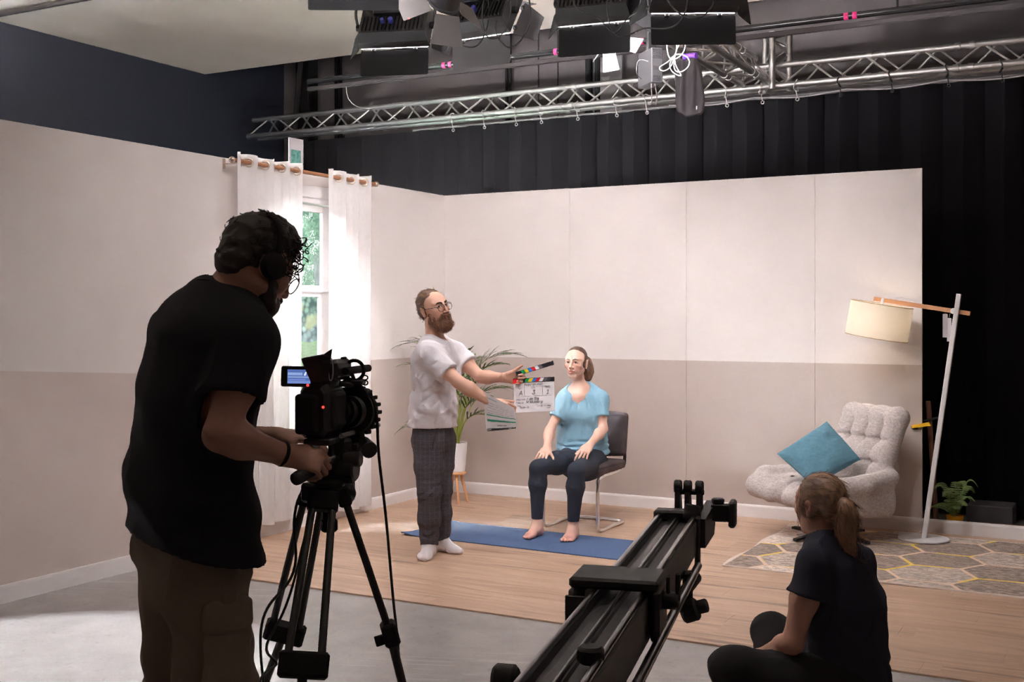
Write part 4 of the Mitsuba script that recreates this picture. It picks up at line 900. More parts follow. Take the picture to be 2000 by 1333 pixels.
# microphone in its loops on top
mc = P(692, 724, TD + .04)
k_m = thing('microphone', 'small black microphone in a ring mount on top of the camera', 'microphone')
obj('ring', tube([mc + lat * .031 * math.cos(a) + UP * .031 * math.sin(a) for a in np.linspace(0, 6.283, 30, endpoint=False)], .0055, 8, True), 'black_matte', k_m, True)
obj('capsule', ccyl(mc - aim * .06 - lat * .008, mc + aim * .16 - lat * .008, .012), 'black_matte', k_m)
for sx_, sy_ in ((-.03, -.022), (-.03, -.038), (.034, -.022), (.034, -.038)):
    obj('elastic_loop', tube([mc + lat * (sx_ + .010 * math.cos(a)) + UP * (sy_ + .007 * math.sin(a)) for a in np.linspace(0, 6.283, 16, endpoint=False)], .0022, 6, True), 'black_matte', k_m, True)
obj('clip', place(rbox([-.012, -.01, .02], [.004, .01, .042], .003), mc - lat * .03, HR_), 'black_matte', k_m, False)
obj('arm', cat([tube(spline([P(662, 722, TD + .02), P(676, 720, TD + .03), mc - UP * .03], 10), .006, 8), place(rbox([-.03, -.02, -.008], [.035, .02, .008], .004), P(690, 747, TD + .03), HR_), cyl(P(664, 750, TD), P(690, 752, TD + .02), .009)]), 'black_metal', k_m)
obj('connector', cyl(P(684, 750, TD + .02), P(704, 754, TD + .02), .0095), 'black_matte', k_m)
# cables
def cable(name, pts, r, lab, m='cable', n=60, group=None): obj(name, tube(spline(pts, n), r, 8), m, None, True, lab, 'cable', group)
flr = lambda px, py: fl(px, py, .006)
cable('camera_cable', [P(702, 753, TD + .02), P(720, 768, TD + .03), P(735, 806, TD + .06), P(738, 860, TD + .08), P(748, 960, TD + .14), P(760, 1080, TD + .25), P(771, 1200, TD + .34), P(779, 1290, TD + .40), [*P(786, 1400, TD + .5)[:2], .006], [*P(840, 1440, TD + .3)[:2], .006]], .0048, 'long black cable hanging from the microphone down to the floor', n=90)
obj('cable_clip', cat([cyl(P(716, 772, TD + .025), P(726, 769, TD + .03), .010)]), 'rubber', None, 35, 'small black clip on the cable beside the camera lens', 'clip')
cable('tripod_cable', [P(600, 950, TD + .05), P(584, 972, TD + .1), P(574, 1030, TD + .1), P(578, 1090, TD + .08), P(568, 1130, TD + .1), P(540, 1165, TD + .15), P(517, 1200, TD + .2), P(510, 1290, TD + .25), [*P(505, 1420, TD + .4)[:2], .006], [*P(440, 1440, TD + .5)[:2], .006]], .0046, 'black cable sagging along the left legs of the tripod')
cable('tripod_cable', [P(618, 955, TD + .0), P(612, 990, TD + .02), P(598, 1040, TD + .0), P(583, 1100, TD - .02), P(570, 1150, TD), P(556, 1190, TD), P(530, 1240, TD + .05), P(520, 1270, TD), P(536, 1290, TD - .05), P(510, 1325, TD + .1), [*P(480, 1460, TD + .2)[:2], .006], [*P(420, 1470, TD + .2)[:2], .006]], .0042, 'thinner black cable winding between the tripod legs')

# ---------------------------------------------------------------- camera slider in the foreground
k_s = thing('camera_slider', 'long black camera slider pointing away across the foreground', 'camera slider')
ZT = .95
s0, s1 = fl(1028, 1304, ZT), fl(1284, 1004, ZT); su = nrm(s1 - s0); sr = np.cross(su, UP); SL_ = float(np.linalg.norm(s1 - s0))
A0 = s0 - su * .35; SWd = .128
SRm = np.stack([sr, su, UP], 1)                                       # local: x across, y along, z up, origin at the near left upper edge
S = lambda lo, hi, r=.003: place(rbox(lo, hi, r), A0, SRm)
SP = lambda x, y, z: A0 + SRm @ np.array([x, y, z], float)
Ltot = SL_ + .35
prof = sg.Polygon([(0, -.004), (.004, 0), (.020, 0), (.024, -.012), (.052, -.012), (.056, -.006), (.072, -.006), (.076, -.012), (.104, -.012), (.108, 0), (.124, 0), (.128, -.004), (.128, -.094), (.122, -.10), (.006, -.10), (0, -.094)])
obj('beam', place(poly(prof, Ltot), A0, np.stack([sr, UP, -su], 1) @ np.diag([1, 1, -1])), 'black_anod', k_s, False)
mat('black_anod', srgb(26, 23, 26), 0.45, 0.4)
for x in (.012, .116): obj('rail', ccyl(SP(x, -.02, .004), SP(x, Ltot, .004), .0075), 'dark_steel', k_s)
mat('dark_steel', (0.34, 0.33, 0.34), 0.22, metal=1.0)
obj('belt', S([.040, 0, -.010], [.062, Ltot, -.005], .001), 'black_gloss', k_s, False)
for x in (.062,): obj('groove_rod', ccyl(SP(.064, 0, -.002), SP(.064, Ltot, -.002), .004), 'dark_steel', k_s)
obj('counter_rod', ccyl(SP(.150, .55, -.095), SP(.150, Ltot - .26, -.095), .011), 'dark_steel', k_s)
# saddle clamp round the beam
yc = .35 + (fl(1150, 1150, ZT) - s0) @ su
obj('saddle', cat([S([-.045, yc - .05, .010], [.150, yc + .09, .034], .006), S([-.048, yc - .05, -.15], [-.012, yc + .07, .015], .014), S([.132, yc - .05, -.10], [.152, yc + .08, .015], .008)]), 'black_metal', k_s, False)
obj('saddle_knob', cat([ccyl(SP(.152, yc + .02, -.02), SP(.186, yc + .02, -.02), .019), S([.158, yc + .01, -.02], [.166, yc + .03, .035], .004), S([.178, yc + .01, -.02], [.188, yc + .03, .042], .004)]), 'rubber', k_s)
obj('saddle_plate', S([-.052, yc - .055, -.075], [.012, yc - .049, -.005], .002), 'black_gloss', k_s, False)
# lower fittings
yb = Ltot - .42
obj('stop_bracket', cat([S([.125, yb, -.16], [.150, yb + .035, -.08], .006), ccyl(SP(.140, yb - .06, -.115), SP(.150, yb + .10, -.115), .016), ccyl(SP(.128, yb - .03, -.18), SP(.170, yb - .03, -.165), .030, .006), ccyl(SP(.165, yb - .03, -.165), SP(.195, yb - .03, -.155), .018, .004)]), 'rubber', k_s)
# head at the far end
ye = Ltot
obj('end_plate', S([-.004, ye - .06, -.012], [.098, ye + .0, .020], .006), 'black_metal', k_s, False)
obj('lock_knob', cat([ccyl(SP(.080, ye - .02, .008), SP(.122, ye - .02, .008), .014), place(trimesh.creation.icosphere(2, .028), SP(.108, ye - .05, .006)), ccyl(SP(.108, ye - .05, .012), SP(.112, ye - .045, .040), .024, .005), S([.122, ye - .10, -.14], [.136, ye - .055, .01], .004)]), 'rubber', k_s)
obj('head_block', place(trimesh.convex.convex_hull(np.array([[x, y, z] for x in (.118, .150) for y, z in ((-.02, -.085), (-.02, .0), (.34, .0), (.34, -.03), (.26, -.095))])), SP(0, ye - .04, 0), SRm), 'black_anod', k_s, 20)
for x in (.050, .080, .116):
    h_ = .082 if x != .092 else .076; yy = ye + .10
    obj('fork', cat([place(trimesh.convex.convex_hull(np.array([[x - .008, yy - .03, -.02], [x + .008, yy - .03, -.02], [x - .008, yy + .05, -.02], [x + .008, yy + .05, -.02], [x - .008, yy - .014, h_ - .01], [x + .008, yy - .014, h_ - .01], [x - .008, yy + .014, h_ - .01], [x + .008, yy + .014, h_ - .01]])), A0, SRm), ccyl(SP(x - .012, yy, h_ - .012), SP(x + .012, yy, h_ - .012), .021, .004)]), 'black_anod', k_s, 20)
obj('axle', ccyl(SP(.050, ye + .10, .055), SP(.130, ye + .10, .055), .009), 'black_metal', k_s)
obj('end_arm', cat([S([.145, ye + .16, -.045], [.215, ye + .19, .010], .004), S([.20, ye + .14, -.06], [.222, ye + .21, .022], .006), ccyl(SP(.165, ye + .18, .010), SP(.165, ye + .18, .026), .020, .003)]), 'black_metal', k_s)
obj('deck', S([-.004, ye - .002, -.09], [.124, ye + .15, -.012], .004), 'black_metal', k_s, False)
# near end, partly below the view
yn = .35 + (fl(1020, 1290, ZT) - s0) @ su
obj('near_knob', cat([ccyl(SP(-.055, yn - .05, -.02), SP(-.012, yn - .05, -.02), .026, .006), S([-.06, yn - .12, -.07], [.0, yn - .02, -.03], .008)]), 'rubber', k_s)
obj('near_knob', ccyl(SP(.128, yn + .10, -.085), SP(.170, yn + .10, -.085), .028, .006), 'rubber', k_s)
obj('near_knob', ccyl(SP(.10, yn + .02, -.002), SP(.10, yn + .02, .028), .024, .006), 'rubber', k_s)
pb = SP(.064, .10, -.10); pb2 = SP(.064, .95, -.10)
obj('stand', cat([ccyl([pb[0], pb[1], .02], pb + UP * .005, .03)] + [cyl([pb[0], pb[1], .30], [pb[0] + .42 * math.cos(a), pb[1] + .42 * math.sin(a), .015], .014) for a in (-.5, 1.2, 3.5)]), 'black_metal', k_s)

# ---------------------------------------------------------------- odds and ends of the overhead rig
def hang(pts, lab, r=.0045, m='cable', n=50, nm_='lamp_cable'): obj(nm_, tube(spline(pts, n), r, 7), m, None, True, lab, 'cable')
dB = 7.12; dC = 6.6
hang([P(905, -20, dB), P(892, 60, dB - .1), P(903, 88, dB - .15), P(925, 92, dB - .15), P(945, 70, dB - .1), P(955, 20, dB), P(950, -30, dB)], 'black cable looping under the second LED panel, at its left half')
hang([P(955, -30, dB - .2), P(943, 45, dB - .25), P(955, 74, dB - .25), P(985, 62, dB - .2), P(997, 20, dB - .2), P(998, -30, dB - .2)], 'black cable hanging in a deep loop across the second LED panel')
hang([P(970, 40, dB - .1), P(977, 80, dB - .2), P(992, 92, dB - .2), P(1022, 72, dB - .2), P(1035, 40, dB - .2), P(1030, -20, dB - .2)], 'black cable drooping from the right end of the second LED panel')
hang([P(1120, -10, dC), P(1140, 24, dC - .2), P(1175, 42, dC - .2), P(1199, 64, dC - .2), P(1222, 40, dC - .15), P(1245, 20, dC), P(1255, -20, dC)], 'thin black cable running to a knot on the flap of the third LED panel')
hang([P(1190, -20, dC - .1), P(1186, 20, dC - .2), P(1190, 45, dC - .2), P(1199, 66, dC - .2), P(1225, 69, dC - .2), P(1255, 56, dC - .25), P(1290, 56, dC - .3), P(1330, 40, dC - .4), P(1345, -10, dC - .4)], 'black cable slung from the third LED panel to the fourth')
hang([P(1296, -20, 6.2), P(1310, 10, 6.0), P(1330, 28, 5.95), P(1358, 36, 5.95), P(1385, 20, 6.0), P(1395, -20, 6.2)], 'black cable sagging over the fourth LED panel')
def curl(pts, lab): obj('coiled_cord', tube(spline(pts, 140), .0042, 7), 'white_plastic', None, True, lab, 'cord')
dw = 7.4
curl([[*P(1301, 60, dw)[:2], 4.04], P(1301, 40, dw), P(1301, 70, dw), P(1303, 95, dw), P(1312, 116, dw - .03), P(1330, 108, dw - .06), P(1337, 84, dw - .03), P(1332, 82, dw), P(1318, 112, dw + .03), P(1322, 140, dw), P(1334, 139, dw - .03), P(1346, 126, dw - .05), P(1342, 112, dw - .03), P(1320, 107, dw), P(1303, 122, dw + .02), P(1288, 133, dw), P(1292, 138, dw - .02), P(1310, 130, dw - .04), P(1317, 112, dw - .05), P(1320, 128, dw - .02), P(1330, 148, dw), P(1318, 144, dw + .02), P(1308, 128, dw), P(1318, 108, dw - .06), P(1318, 70, dw)], 'white cord tied up in loops in front of the hanging black bag')
# black bag hanging at the truss
k = thing('hanging_bag', 'black cloth bag hanging in front of the curtain truss, under the fourth LED panel', 'bag')
bt, bb = P(1337, 112, 7.75), P(1341, 236, 7.75)
bag = trimesh.convex.convex_hull(np.array([P(x, y, 7.75 + dd) for x, y in ((1314, 132), (1356, 124), (1313, 160), (1360, 150), (1310, 208), (1366, 206), (1318, 226), (1365, 232), (1333, 240)) for dd in (-.075, .075)]))
for _ in range(4): bag = bag.subdivide()
bag.merge_vertices(); bag = trimesh.smoothing.filter_laplacian(bag, lamb=.5, iterations=9)
vv = np.asarray(bag.vertices); hz = smooth01(bb[2], bb[2] + .10, vv[:, 2]) * smooth01(bt[2] + .02, bt[2] - .06, vv[:, 2])
bag.vertices = vv + np.asarray(bag.vertex_normals) * (.012 * hz * np.sin((vv @ RGT) * 88 + 3 * meshkit.noise(vv * 4)) + .006 * (meshkit.noise(vv * 14) - .5))[:, None]
mat('bag_cloth', srgb(50, 46, 48), 0.85, 0.2)
obj('pouch', bag, 'bag_cloth', k, True)
obj('strap', tube(spline([P(1334, 124, 7.75), P(1336, 105, 7.78), P(1338, 70, 7.8), [*P(1338, 70, 7.8)[:2], 4.05]], 12), .012, 8), 'black_matte', k, True)
q = P(1359, 211, 7.66); obj('zip_pull', place(rbox([-.008, -.003, -.014], [.008, .003, .014], .002), q), 'white_plastic', k, False)
# control box on the pipe
k = thing('dimmer_box', 'small light grey box with vent slots hanging left of the black bag', 'electrical box')
bc = P(1276, 131, 7.55)
Rb_ = np.stack([nrm(RGT * .95 + FWD * .3), nrm(FWD * .95 - RGT * .3), UP], 1)
obj('case', place(rbox([-.040, -.06, -.115], [.040, .16, .115], .006), bc, Rb_), 'box_grey', k, False)
mat('box_grey', srgb(60, 58, 61), 0.5, 0.4)
for i in range(7):
    for z0 in (.045,): obj('vent', place(rbox([-.034, -.0615, z0 + i * .009], [.034, -.0595, z0 + i * .009 + .004], .0005), bc, Rb_), 'dark', k, False)
for i in range(4): obj('vent', place(rbox([-.030, -.0615, -.10 + i * .009], [.026, -.0595, -.10 + i * .009 + .004], .0005), bc, Rb_), 'dark', k, False)
obj('handle_recess', place(rbox([-.030, -.0615, -.03], [.036, -.059, -.006], .001), bc, Rb_), 'seam', k, False)
obj('bracket', cat([place(rbox([-.03, .02, .11], [.03, .05, .45], .004), bc, Rb_)]), 'black_metal', k, False)
obj('lead', cat([tube(spline([P(1272, 164, 7.5), P(1273, 185, 7.6), P(1269, 205, 7.9)], 10), .004, 6), tube(spline([P(1279, 164, 7.5), P(1282, 180, 7.6), P(1281, 204, 7.9)], 10), .004, 6)]), 'light_grey', k, True)
hang([P(1266, 120, 7.5), P(1248, 118, 7.5), P(1243, 135, 7.5), P(1250, 152, 7.6), P(1262, 158, 7.7)], 'thin grey cable curving out at the left of the light grey box', .003, 'grey_metal')
# small spotlights
def spot(name, lab, o, aim, r, L, doors, flapmat, dl, tint=(1, 1, 1)):
    k = thing(name, lab, 'stage light'); z = nrm(aim); Rm = frame(z, np.cross(UP, z))
    obj('can', place(lathe([(0, -.20), (r * .7, -.20), (r * .95, -.14), (r, -.02), (r * 1.12, -.015), (r * 1.12, .0), (r * .9, .0), (r * .88, -.03)], 32), o, Rm), 'black_metal', k, 30)
    scene[k + '__lens'] = mikit.ply(place(lathe([(0, -.028), (r * .87, -.030)], 32), o, Rm), 'mat_white_plastic', False, emitter={'type': 'area', 'radiance': rgb(np.array(tint) * L)})
    for i in range(4):
        a = math.radians(doors[i]); u = [np.array([1.0, 0, 0]), np.array([0, 1.0, 0]), np.array([-1.0, 0, 0]), np.array([0, -1.0, 0])][i]
        l_ = np.cross([0, 0, 1.0], u); dv = u * math.sin(a) + np.array([0, 0, 1.0]) * math.cos(a); D = np.stack([l_, dv, np.cross(l_, dv)], 1)
        obj('barn_door', place(place(poly(flap(r * 1.7, dl, .006, r * .35), .002), u * r * 1.1 + np.array([0, 0, .004]), D), o, Rm), flapmat, k, False)
    obj('yoke', tube(spline([o + Rm @ np.array([r * 1.2, 0, -.08]), o + Rm @ np.array([r * 1.3, 0, -.08]) + UP * .14, o + UP * .22 - z * .08, o - Rm @ np.array([r * 1.3, 0, .08]) + UP * .14, o + Rm @ np.array([-r * 1.2, 0, -.08])], 24), .008, 8), 'black_metal', k, True)
    t = o + UP * .22 - z * .08; obj('stem', cyl(t, [t[0], t[1], 4.05], .011), 'black_metal', k)
    return k
k1 = spot('spotlight', 'small spotlight with pale flaps and a blue gel below the third LED panel', P(1196, 84, 7.75), nrm(RGT * .55 - UP * .62 + FWD * .55), .06, 5, (60, 55, 62, 40), 'white_plastic', .14)
obj('gel', place(rbox([-.022, -.0015, -.05], [.022, .0015, .03], .001), P(1165, 104, 7.6), frame(nrm(UP + RGT * .4 - FWD * .2), RGT) @ rx(90)), 'blue_gel', k1, False)
K2, K2A = P(866, 8, 6.55), np.array([0.05, -1.92, 1.55])
scene['window_beam'] = {'type': 'spot', 'to_world': T().look_at(origin=(K2 + nrm(K2A - K2) * .20).tolist(), target=K2A.tolist(), up=[0, 0, 1]), 'intensity': rgb(np.array([1.0, .99, 1.0]) * WINDOW_SPOT), 'cutoff_angle': 17.0, 'beam_width': 7.0}  # unseen beam of this spotlight, aimed to brighten the window frame and curtains
k2 = spot('spotlight', 'black spotlight with light grey flaps between the first and second LED panels', K2, nrm(K2A - K2), .085, .4, (64, 50, 66, 46), 'flap_grey', .17)
mat('flap_grey', srgb(82, 78, 77), 0.5, 0.4)
q = P(757, 34, 6.6); glow(key_for('status_light', k2), place(trimesh.creation.icosphere(2, .004), P(799, 36, 6.4)), (5, .2, .2))
obj('gel_roll', cat([cyl(P(1336, 112, 7.76), P(1360, 109, 7.70), .022)]), 'purple_gel', None, 35, 'roll of purple gel tucked behind the black bag on the truss', 'gel roll')
# light on the concrete at the left, from a lamp hung outside the view
SPo, SPx = np.array([0.75, -6.9, 3.55]), np.array([1.15, -5.55, 0.0])
k3 = spot('spotlight', 'black spotlight hung above the view, turned down to the concrete at the left', SPo, nrm(SPx - SPo), .075, 1, (12, 12, 12, 12), 'black_matte', .10)
scene['side_beam'] = {'type': 'spot', 'to_world': T().look_at(origin=(SPo + nrm(SPx - SPo) * .13).tolist(), target=SPx.tolist(), up=[0, 1, 0]), 'intensity': rgb(np.array([.88, .95, 1.06]) * SIDE_LAMP), 'cutoff_angle': 17.5, 'beam_width': 15.5}
# ================================================================ people
vcol('skin', 0.5, specular=0.35)
vcol('eye', 0.12, specular=0.5)
def V3(*a): return np.array(a, float)
def capcut(o, n, rad, k=0.003):
    """Takes away the side of the plane that n points to, within a ball round o."""
    o, n = np.asarray(o, np.float32), nrm(n).astype(np.float32)
    def fn(x, y, z):
        dx, dy, dz = x - o[0], y - o[1], z - o[2]
        return np.maximum(-(dx * n[0] + dy * n[1] + dz * n[2]), np.sqrt(dx * dx + dy * dy + dz * dz) - rad)
    return (fn, o - rad, o + rad, k, '-')
def head_prims(c, R, s=1.0, male=False, mouth=0.0, wide=1.0):
    W_ = np.array([wide, 1, 1])
    L = lambda *p: c + R @ (np.array(p, float) * s * W_)
    E = lambda p, r, k=.012, op='+', Q=None: ell(L(*p), np.array(r) * s * W_, R if Q is None else R @ Q, k * s, op)
    C = lambda a, b, ra, rb, k=.012, op='+': cone(L(*a), L(*b), ra * s, rb * s, k * s, op)
    jw = .050 if male else .045
    pr = [E((0, -.018, .038), (.074, .093, .082), 0), E((0, .030, .015), (.064, .066, .078), .03), E((0, .032, -.042), (.054, .060, .064), .03)]
    for q in (-1, 1):
        pr += [C((q * jw, .002, -.060), (q * .018, .066, -.098), .022, .016, .025), E((q * .040, .062, -.020), (.024, .022, .022), .02),
               C((q * .050, .066, .030), (q * .014, .092, .027), .009, .008, .014)]
    pr += [E((0, .074, -.102), (.020, .016, .016), .018), E((0, .078, -.060), (.030, .020, .026), .02)]
    for q in (-1, 1): pr += [E((q * .031, .102, .006), (.018, .014, .010), .014, '-')]
    pr += [C((0, .094, .020), (0, .116, -.024), .0075, .0095, .010), E((0, .114, -.030), (.0105, .011, .009), .006)]
    for q in (-1, 1): pr += [E((q * .0125, .103, -.034), (.0085, .010, .0075), .005)]
    for q in (-1, 1): pr += [E((q * .006, .110, -.042), (.0035, .005, .004), .003, '-')]
    pr += [E((0, .097, -.0605), (.023, .008, .0055), .006), E((0, .0955, -.0715 - mouth), (.019, .009, .007), .006), *([E((0, .106, -.0655 - mouth / 2), (.025, .010, .0016 + mouth * .7), .003, '-')] if male else [E((0, .106, -.0668), (.014, .010, .0015), .003, '-')] + [E((q * .019, .101, -.0645), (.011, .012, .0015), .003, '-', ry(q * -20)) for q in (-1, 1)])]
    for q in (-1, 1):     # lids and ears
        pr += [E((q * .031, .083, .007), (.0150, .0135, .0125), .004)]
        pr += [E((q * .031, .101, .0062), (.0138, .014, .0056 if not male else .0044), .002, '-')]
        Q = ry(q * 14) @ rz(q * -22)
        pr += [E((q * .077, -.020, -.004), (.010, .018, .031), .008, '+', Q), E((q * .088, -.018, .0), (.008, .010, .017), .005, '-', Q), E((q * .077, -.012, -.032), (.007, .009, .010), .006)]
    return pr
def head_color(P_, c, R, s, base, lip, blush, beard=None):
    q = (P_ - c) @ R / s; col = np.tile(np.array(base), (len(P_), 1))
    def blend(w, t): 
        nonlocal col; col = col * (1 - w[:, None]) + np.array(t) * w[:, None]
    near = lambda p, r: np.exp(-(((q - np.array(p)) / np.array(r)) ** 2).sum(1))
    for sx in (-1, 1): blend(.45 * near((sx * .042, .07, -.03), (.024, .03, .022)), blush)
    blend(.35 * near((0, .115, -.025), (.014, .014, .014)), blush)
    lipm = np.clip(1.6 * near((0, .100, -.0655), (.019, .02, .0085)), 0, 1) * (q[:, 1] > .08); blend(lipm * .85, lip)
    for sx in (-1, 1): blend(.55 * near((sx * .031, .09, .012), (.017, .02, .008)), np.array(base) * .62)  # shade of the eye sockets put into the lid colour
    return col
def eyes(key, c, R, s, gaze, iris):
    for q in (-1, 1):
        o = c + R @ (np.array([q * .031, .0835, .0065]) * s); m = trimesh.creation.icosphere(4, .0120 * s); g = nrm(gaze)
        ang = np.degrees(np.arccos(np.clip(m.vertices @ g / (.0120 * s), -1, 1)))
        col = np.where((ang < 13)[:, None], [.006, .005, .005], np.where((ang < 34)[:, None], iris, [.62, .58, .56]))
        m.apply_translation(o); obj('eye', mikit.ply(m, 'mat_eye', True, color=col), 'eye', key)
def lashes(key, c, R, s, m, r=.0011):
    for q in (-1, 1):
        pts = [c + R @ (np.array([q * (.031 + .0145 * x), .0985 - .006 * x * x - (.004 if x > 0 else .0) * x, .0064 + .0062 * (1 - x * x)]) * s) for x in np.linspace(-1, 1.05, 11)]
        obj('eyelashes', tube(pts, np.linspace(.6, 1.2, 11) * r * s, 5), m, key, True)
def brows(key, c, R, s, m, thick=.0032, arch=.004, raise_=0):
    for q in (-1, 1):
        pts = [c + R @ (np.array([q * x, y, z + raise_]) * s) for x, y, z in ((.012, .100, .0265), (.024, .0985, .0295 + arch * .7), (.037, .091, .0300 + arch * .6), (.049, .078, .0235))]
        obj('eyebrow', tube(spline(pts, 14), np.array([1, 1.15, 1.15, 1.1, 1.1, 1.05, 1, 1, .9, .85, .8, .65, .5, .3]) * thick * s, 7), m, key, True)
def hand_prims(w, d, up, side, curl=(20, 25, 20), spread=1.0, s=1.0, thumb=(.8, .6, -.25), tcurl=10, per=None):
    """w wrist, d towards the fingers, up out of the back of the hand; side +1 or -1: which way along d x up the thumb lies."""
    y = nrm(d); z = nrm(up - y * (np.dot(up, y))); x = np.cross(y, z) * side
    L = lambda a, b, c_: np.asarray(w) + (x * a + y * b + z * c_) * s
    pr = [slab(L(0, -.02, 0), L(0, .035, 0), .026 * s, .017 * s, .034 * s, .015 * s, x, .02), slab(L(0, .03, 0), L(-.001, .082, 0), .034 * s, .0145 * s, .039 * s, .011 * s, x, .012), cone(L(.024, .012, -.006), L(.034, .045, -.006), .017 * s, .013 * s, .014)]
    fing = ((.030, .084, (.042, .026, .021), .0092), (.010, .090, (.046, .029, .022), .0094), (-.011, .086, (.043, .027, .021), .0089), (-.030, .077, (.034, .021, .018), .0078))
    for i, (kx, ky, ln, r) in enumerate(fing):
        cu = per[i] if per else curl; a = 0; sp = spread * (.12, .03, -.05, -.16)[i]; p = L(kx, ky, -.001)
        pr.append(cone(L(kx * .8, ky - .03, 0), p, .0095 * s, (r + .0012) * s, .006))
        for j in range(3):
            a += math.radians(cu[j]); dv = (y * math.cos(sp) + x * math.sin(sp)) * math.cos(a) - z * math.sin(a)
            q = p + dv * ln[j] * s; pr.append(cone(p, q, r * (1 - .07 * j) * s, r * (.93 - .09 * j) * s, .0035)); p = q
    t = nrm(x * thumb[0] + y * thumb[1] + z * thumb[2]); p = L(.026, .022, -.006); ax = nrm(np.cross(t, y)) 
    for j, (ln, ra, rb) in enumerate(((.036, .0135, .0115), (.032, .0112, .0098), (.025, .0098, .0078))):
        q = p + t * ln * s; pr.append(cone(p, q, ra * s, rb * s, .008 if j == 0 else .004)); p = q
        t = nrm(t * math.cos(math.radians(tcurl)) + y * math.sin(math.radians(tcurl)))
    return pr
def foot_prims(a, toe_dir, s=1.0, toes=True, side=1, z0=WF):
    """a ankle; toe_dir level; the sole on z0; side +1: the big toe lies to the right of toe_dir."""
    f = nrm([toe_dir[0], toe_dir[1], 0]); x = np.cross(f, UP) * side; g = V3(a[0], a[1], z0)
    L = lambda p, q, r: g + (x * p + f * q) * s + UP * r * s
    pr = [cone(a, L(0, -.035, .030), .037 * s, .031 * s, .02), cone(L(0, -.03, .029), L(0, .02, .05), .029 * s, .036 * s, .02), cone(L(0, .01, .055), L(.008, .105, .026), .034 * s, .024 * s, .03), cone(L(-.012, .0, .026), L(-.022, .10, .018), .026 * s, .018 * s, .02), cone(L(.022, .08, .022), L(-.030, .085, .016), .021 * s, .015 * s, .015)]
    if toes:
        for i, (px_, q0, q1, r) in enumerate(((.030, .115, .158, .0135), (.008, .122, .157, .0092), (-.009, .117, .149, .0086), (-.024, .108, .138, .0082), (-.037, .098, .124, .0078))):
            pr.append(cone(L(px_ * .85, q0 - .03, r + .006), L(px_, q0, r + .005), (r + .002) * s, r * s, .008)); pr.append(cone(L(px_, q0, r + .004), L(px_ * 1.03, q1, r + .0005), r * s, r * .88 * s, .0025))
    else:
        pr.append(cone(L(.020, .10, .022), L(.016, .148, .020), .022 * s, .017 * s, .015)); pr.append(cone(L(-.022, .09, .018), L(-.010, .135, .017), .018 * s, .014 * s, .015))
    return pr
def torso_prims(pel, neck, side, w=1.0, d=1.0, female=False, bend=None):
    """Pelvis, waist, ribs and shoulder line; bend moves the middle of the back."""
    up = neck - pel; b = np.zeros(3) if bend is None else bend; S = nrm(side)
    at = lambda t: pel + up * t + b * 4 * t * (1 - t)
    wv = (.165, .128, .150, .158, .100) if female else (.162, .142, .165, .182, .135); dv = (.108, .088, .108, .098, .065) if female else (.108, .098, .118, .108, .070)
    ts = (-.04, .32, .62, .84, .97); pr = []
    for i in range(4): pr.append(slab(at(ts[i]), at(ts[i + 1]), wv[i] * w, dv[i] * d, wv[i + 1] * w, dv[i + 1] * d, S, .045))
    return pr
def limb(a, b, c, r0, r1, r2, r3, k=.03, bulge=None):
    """Two bones with the muscle of the upper part of each."""
    m1, m2 = a + (b - a) * .45, b + (c - b) * .28
    return [cone(a, m1, r0, (r0 * .6 + r1 * .55), k), cone(m1, b, (r0 * .6 + r1 * .55), r1, k), cone(b, m2, r1, r2, k), cone(m2, c, r2, r3, k)]
def skin_mesh(prims, h, fine=(), colors=None, base=(.5, .3, .22)):
    """One continuous skin: coarse over the whole body, the boxes in fine meshed again at their own step."""
    drop = [(lo + hh * 2, hi - hh * 2) for lo, hi, hh in fine]
    ms = [solid(prims, h).mesh(drop)] + [Field(lo, hi, hh).put(prims).mesh() for lo, hi, hh in fine]
    m = cat(ms); c = np.tile(np.array(base), (len(m.vertices), 1))
    if colors is not None: c = colors(np.asarray(m.vertices), c)
    return mikit.ply(m, 'mat_skin', True, color=c)
def around(prims, m=.012): lo, hi = bounds_of(prims, m); return lo, hi
def folds(amp, scale, stretch=(1, 1, 1), seed=0, sharp=2.0):
    st = np.array(stretch)
    return lambda p: -amp * (1 - np.abs(2 * meshkit.fbm(p * scale * st, 2, seed) - 1)) ** sharp + amp * .4
def garment(prims, off, h, cuts=(), t=0.012, bump=None, body=None, gap=0.0, hollow=True):
    f = solid(grow(prims, off), h, .05); pre = f.G.copy()
    if bump is not None: f.bump(bump)
    if hollow: f.G = np.maximum(f.G, -(pre + np.float32(t + .008)))
    f.put(list(cuts))
    return f.mesh()
def along(a, b, t): return a + (b - a) * t
def lin(*c): return np.array(srgb(*c))

# ---------------------------------------------------------------- the standing man with the clapperboard
J = dict(pel=P(846, 846, 7.46), neck=P(851, 672, 7.47), rs=P(840, 696, 7.30), ls=P(888, 689, 7.64), re=P(897, 748, 7.18), rw=P(965, 790, 7.20), le=P(938, 737, 7.55), lw=P(990, 738, 7.40),
         rh=P(836, 862, 7.40), lh=P(862, 860, 7.55), rk=P(839, 962, 7.36), lk=P(860, 955, 7.52), ra=P(838, 1062, 7.40), la=P(862, 1050, 7.56))
MAN_C = P(847, 602.5, 7.42)
fwd = nrm(RGT * .66 - FWD * .66 + UP * .10); upv = nrm(UP * .92 - RGT * .30 + fwd * 0.02); upv = nrm(upv - fwd * (upv @ fwd)); MAN_R = np.stack([np.cross(fwd, upv), fwd, upv], 1); MS = 1.01
side = nrm(J['rs'] - J['ls'])
tor = torso_prims(J['pel'], J['neck'], side, 1.0, 1.0, bend=RGT * .006)
shl = [cone(along(J['neck'] - UP * .015, J[s], .35), J[s], .046, .054, .05) for s in ('rs', 'ls')]
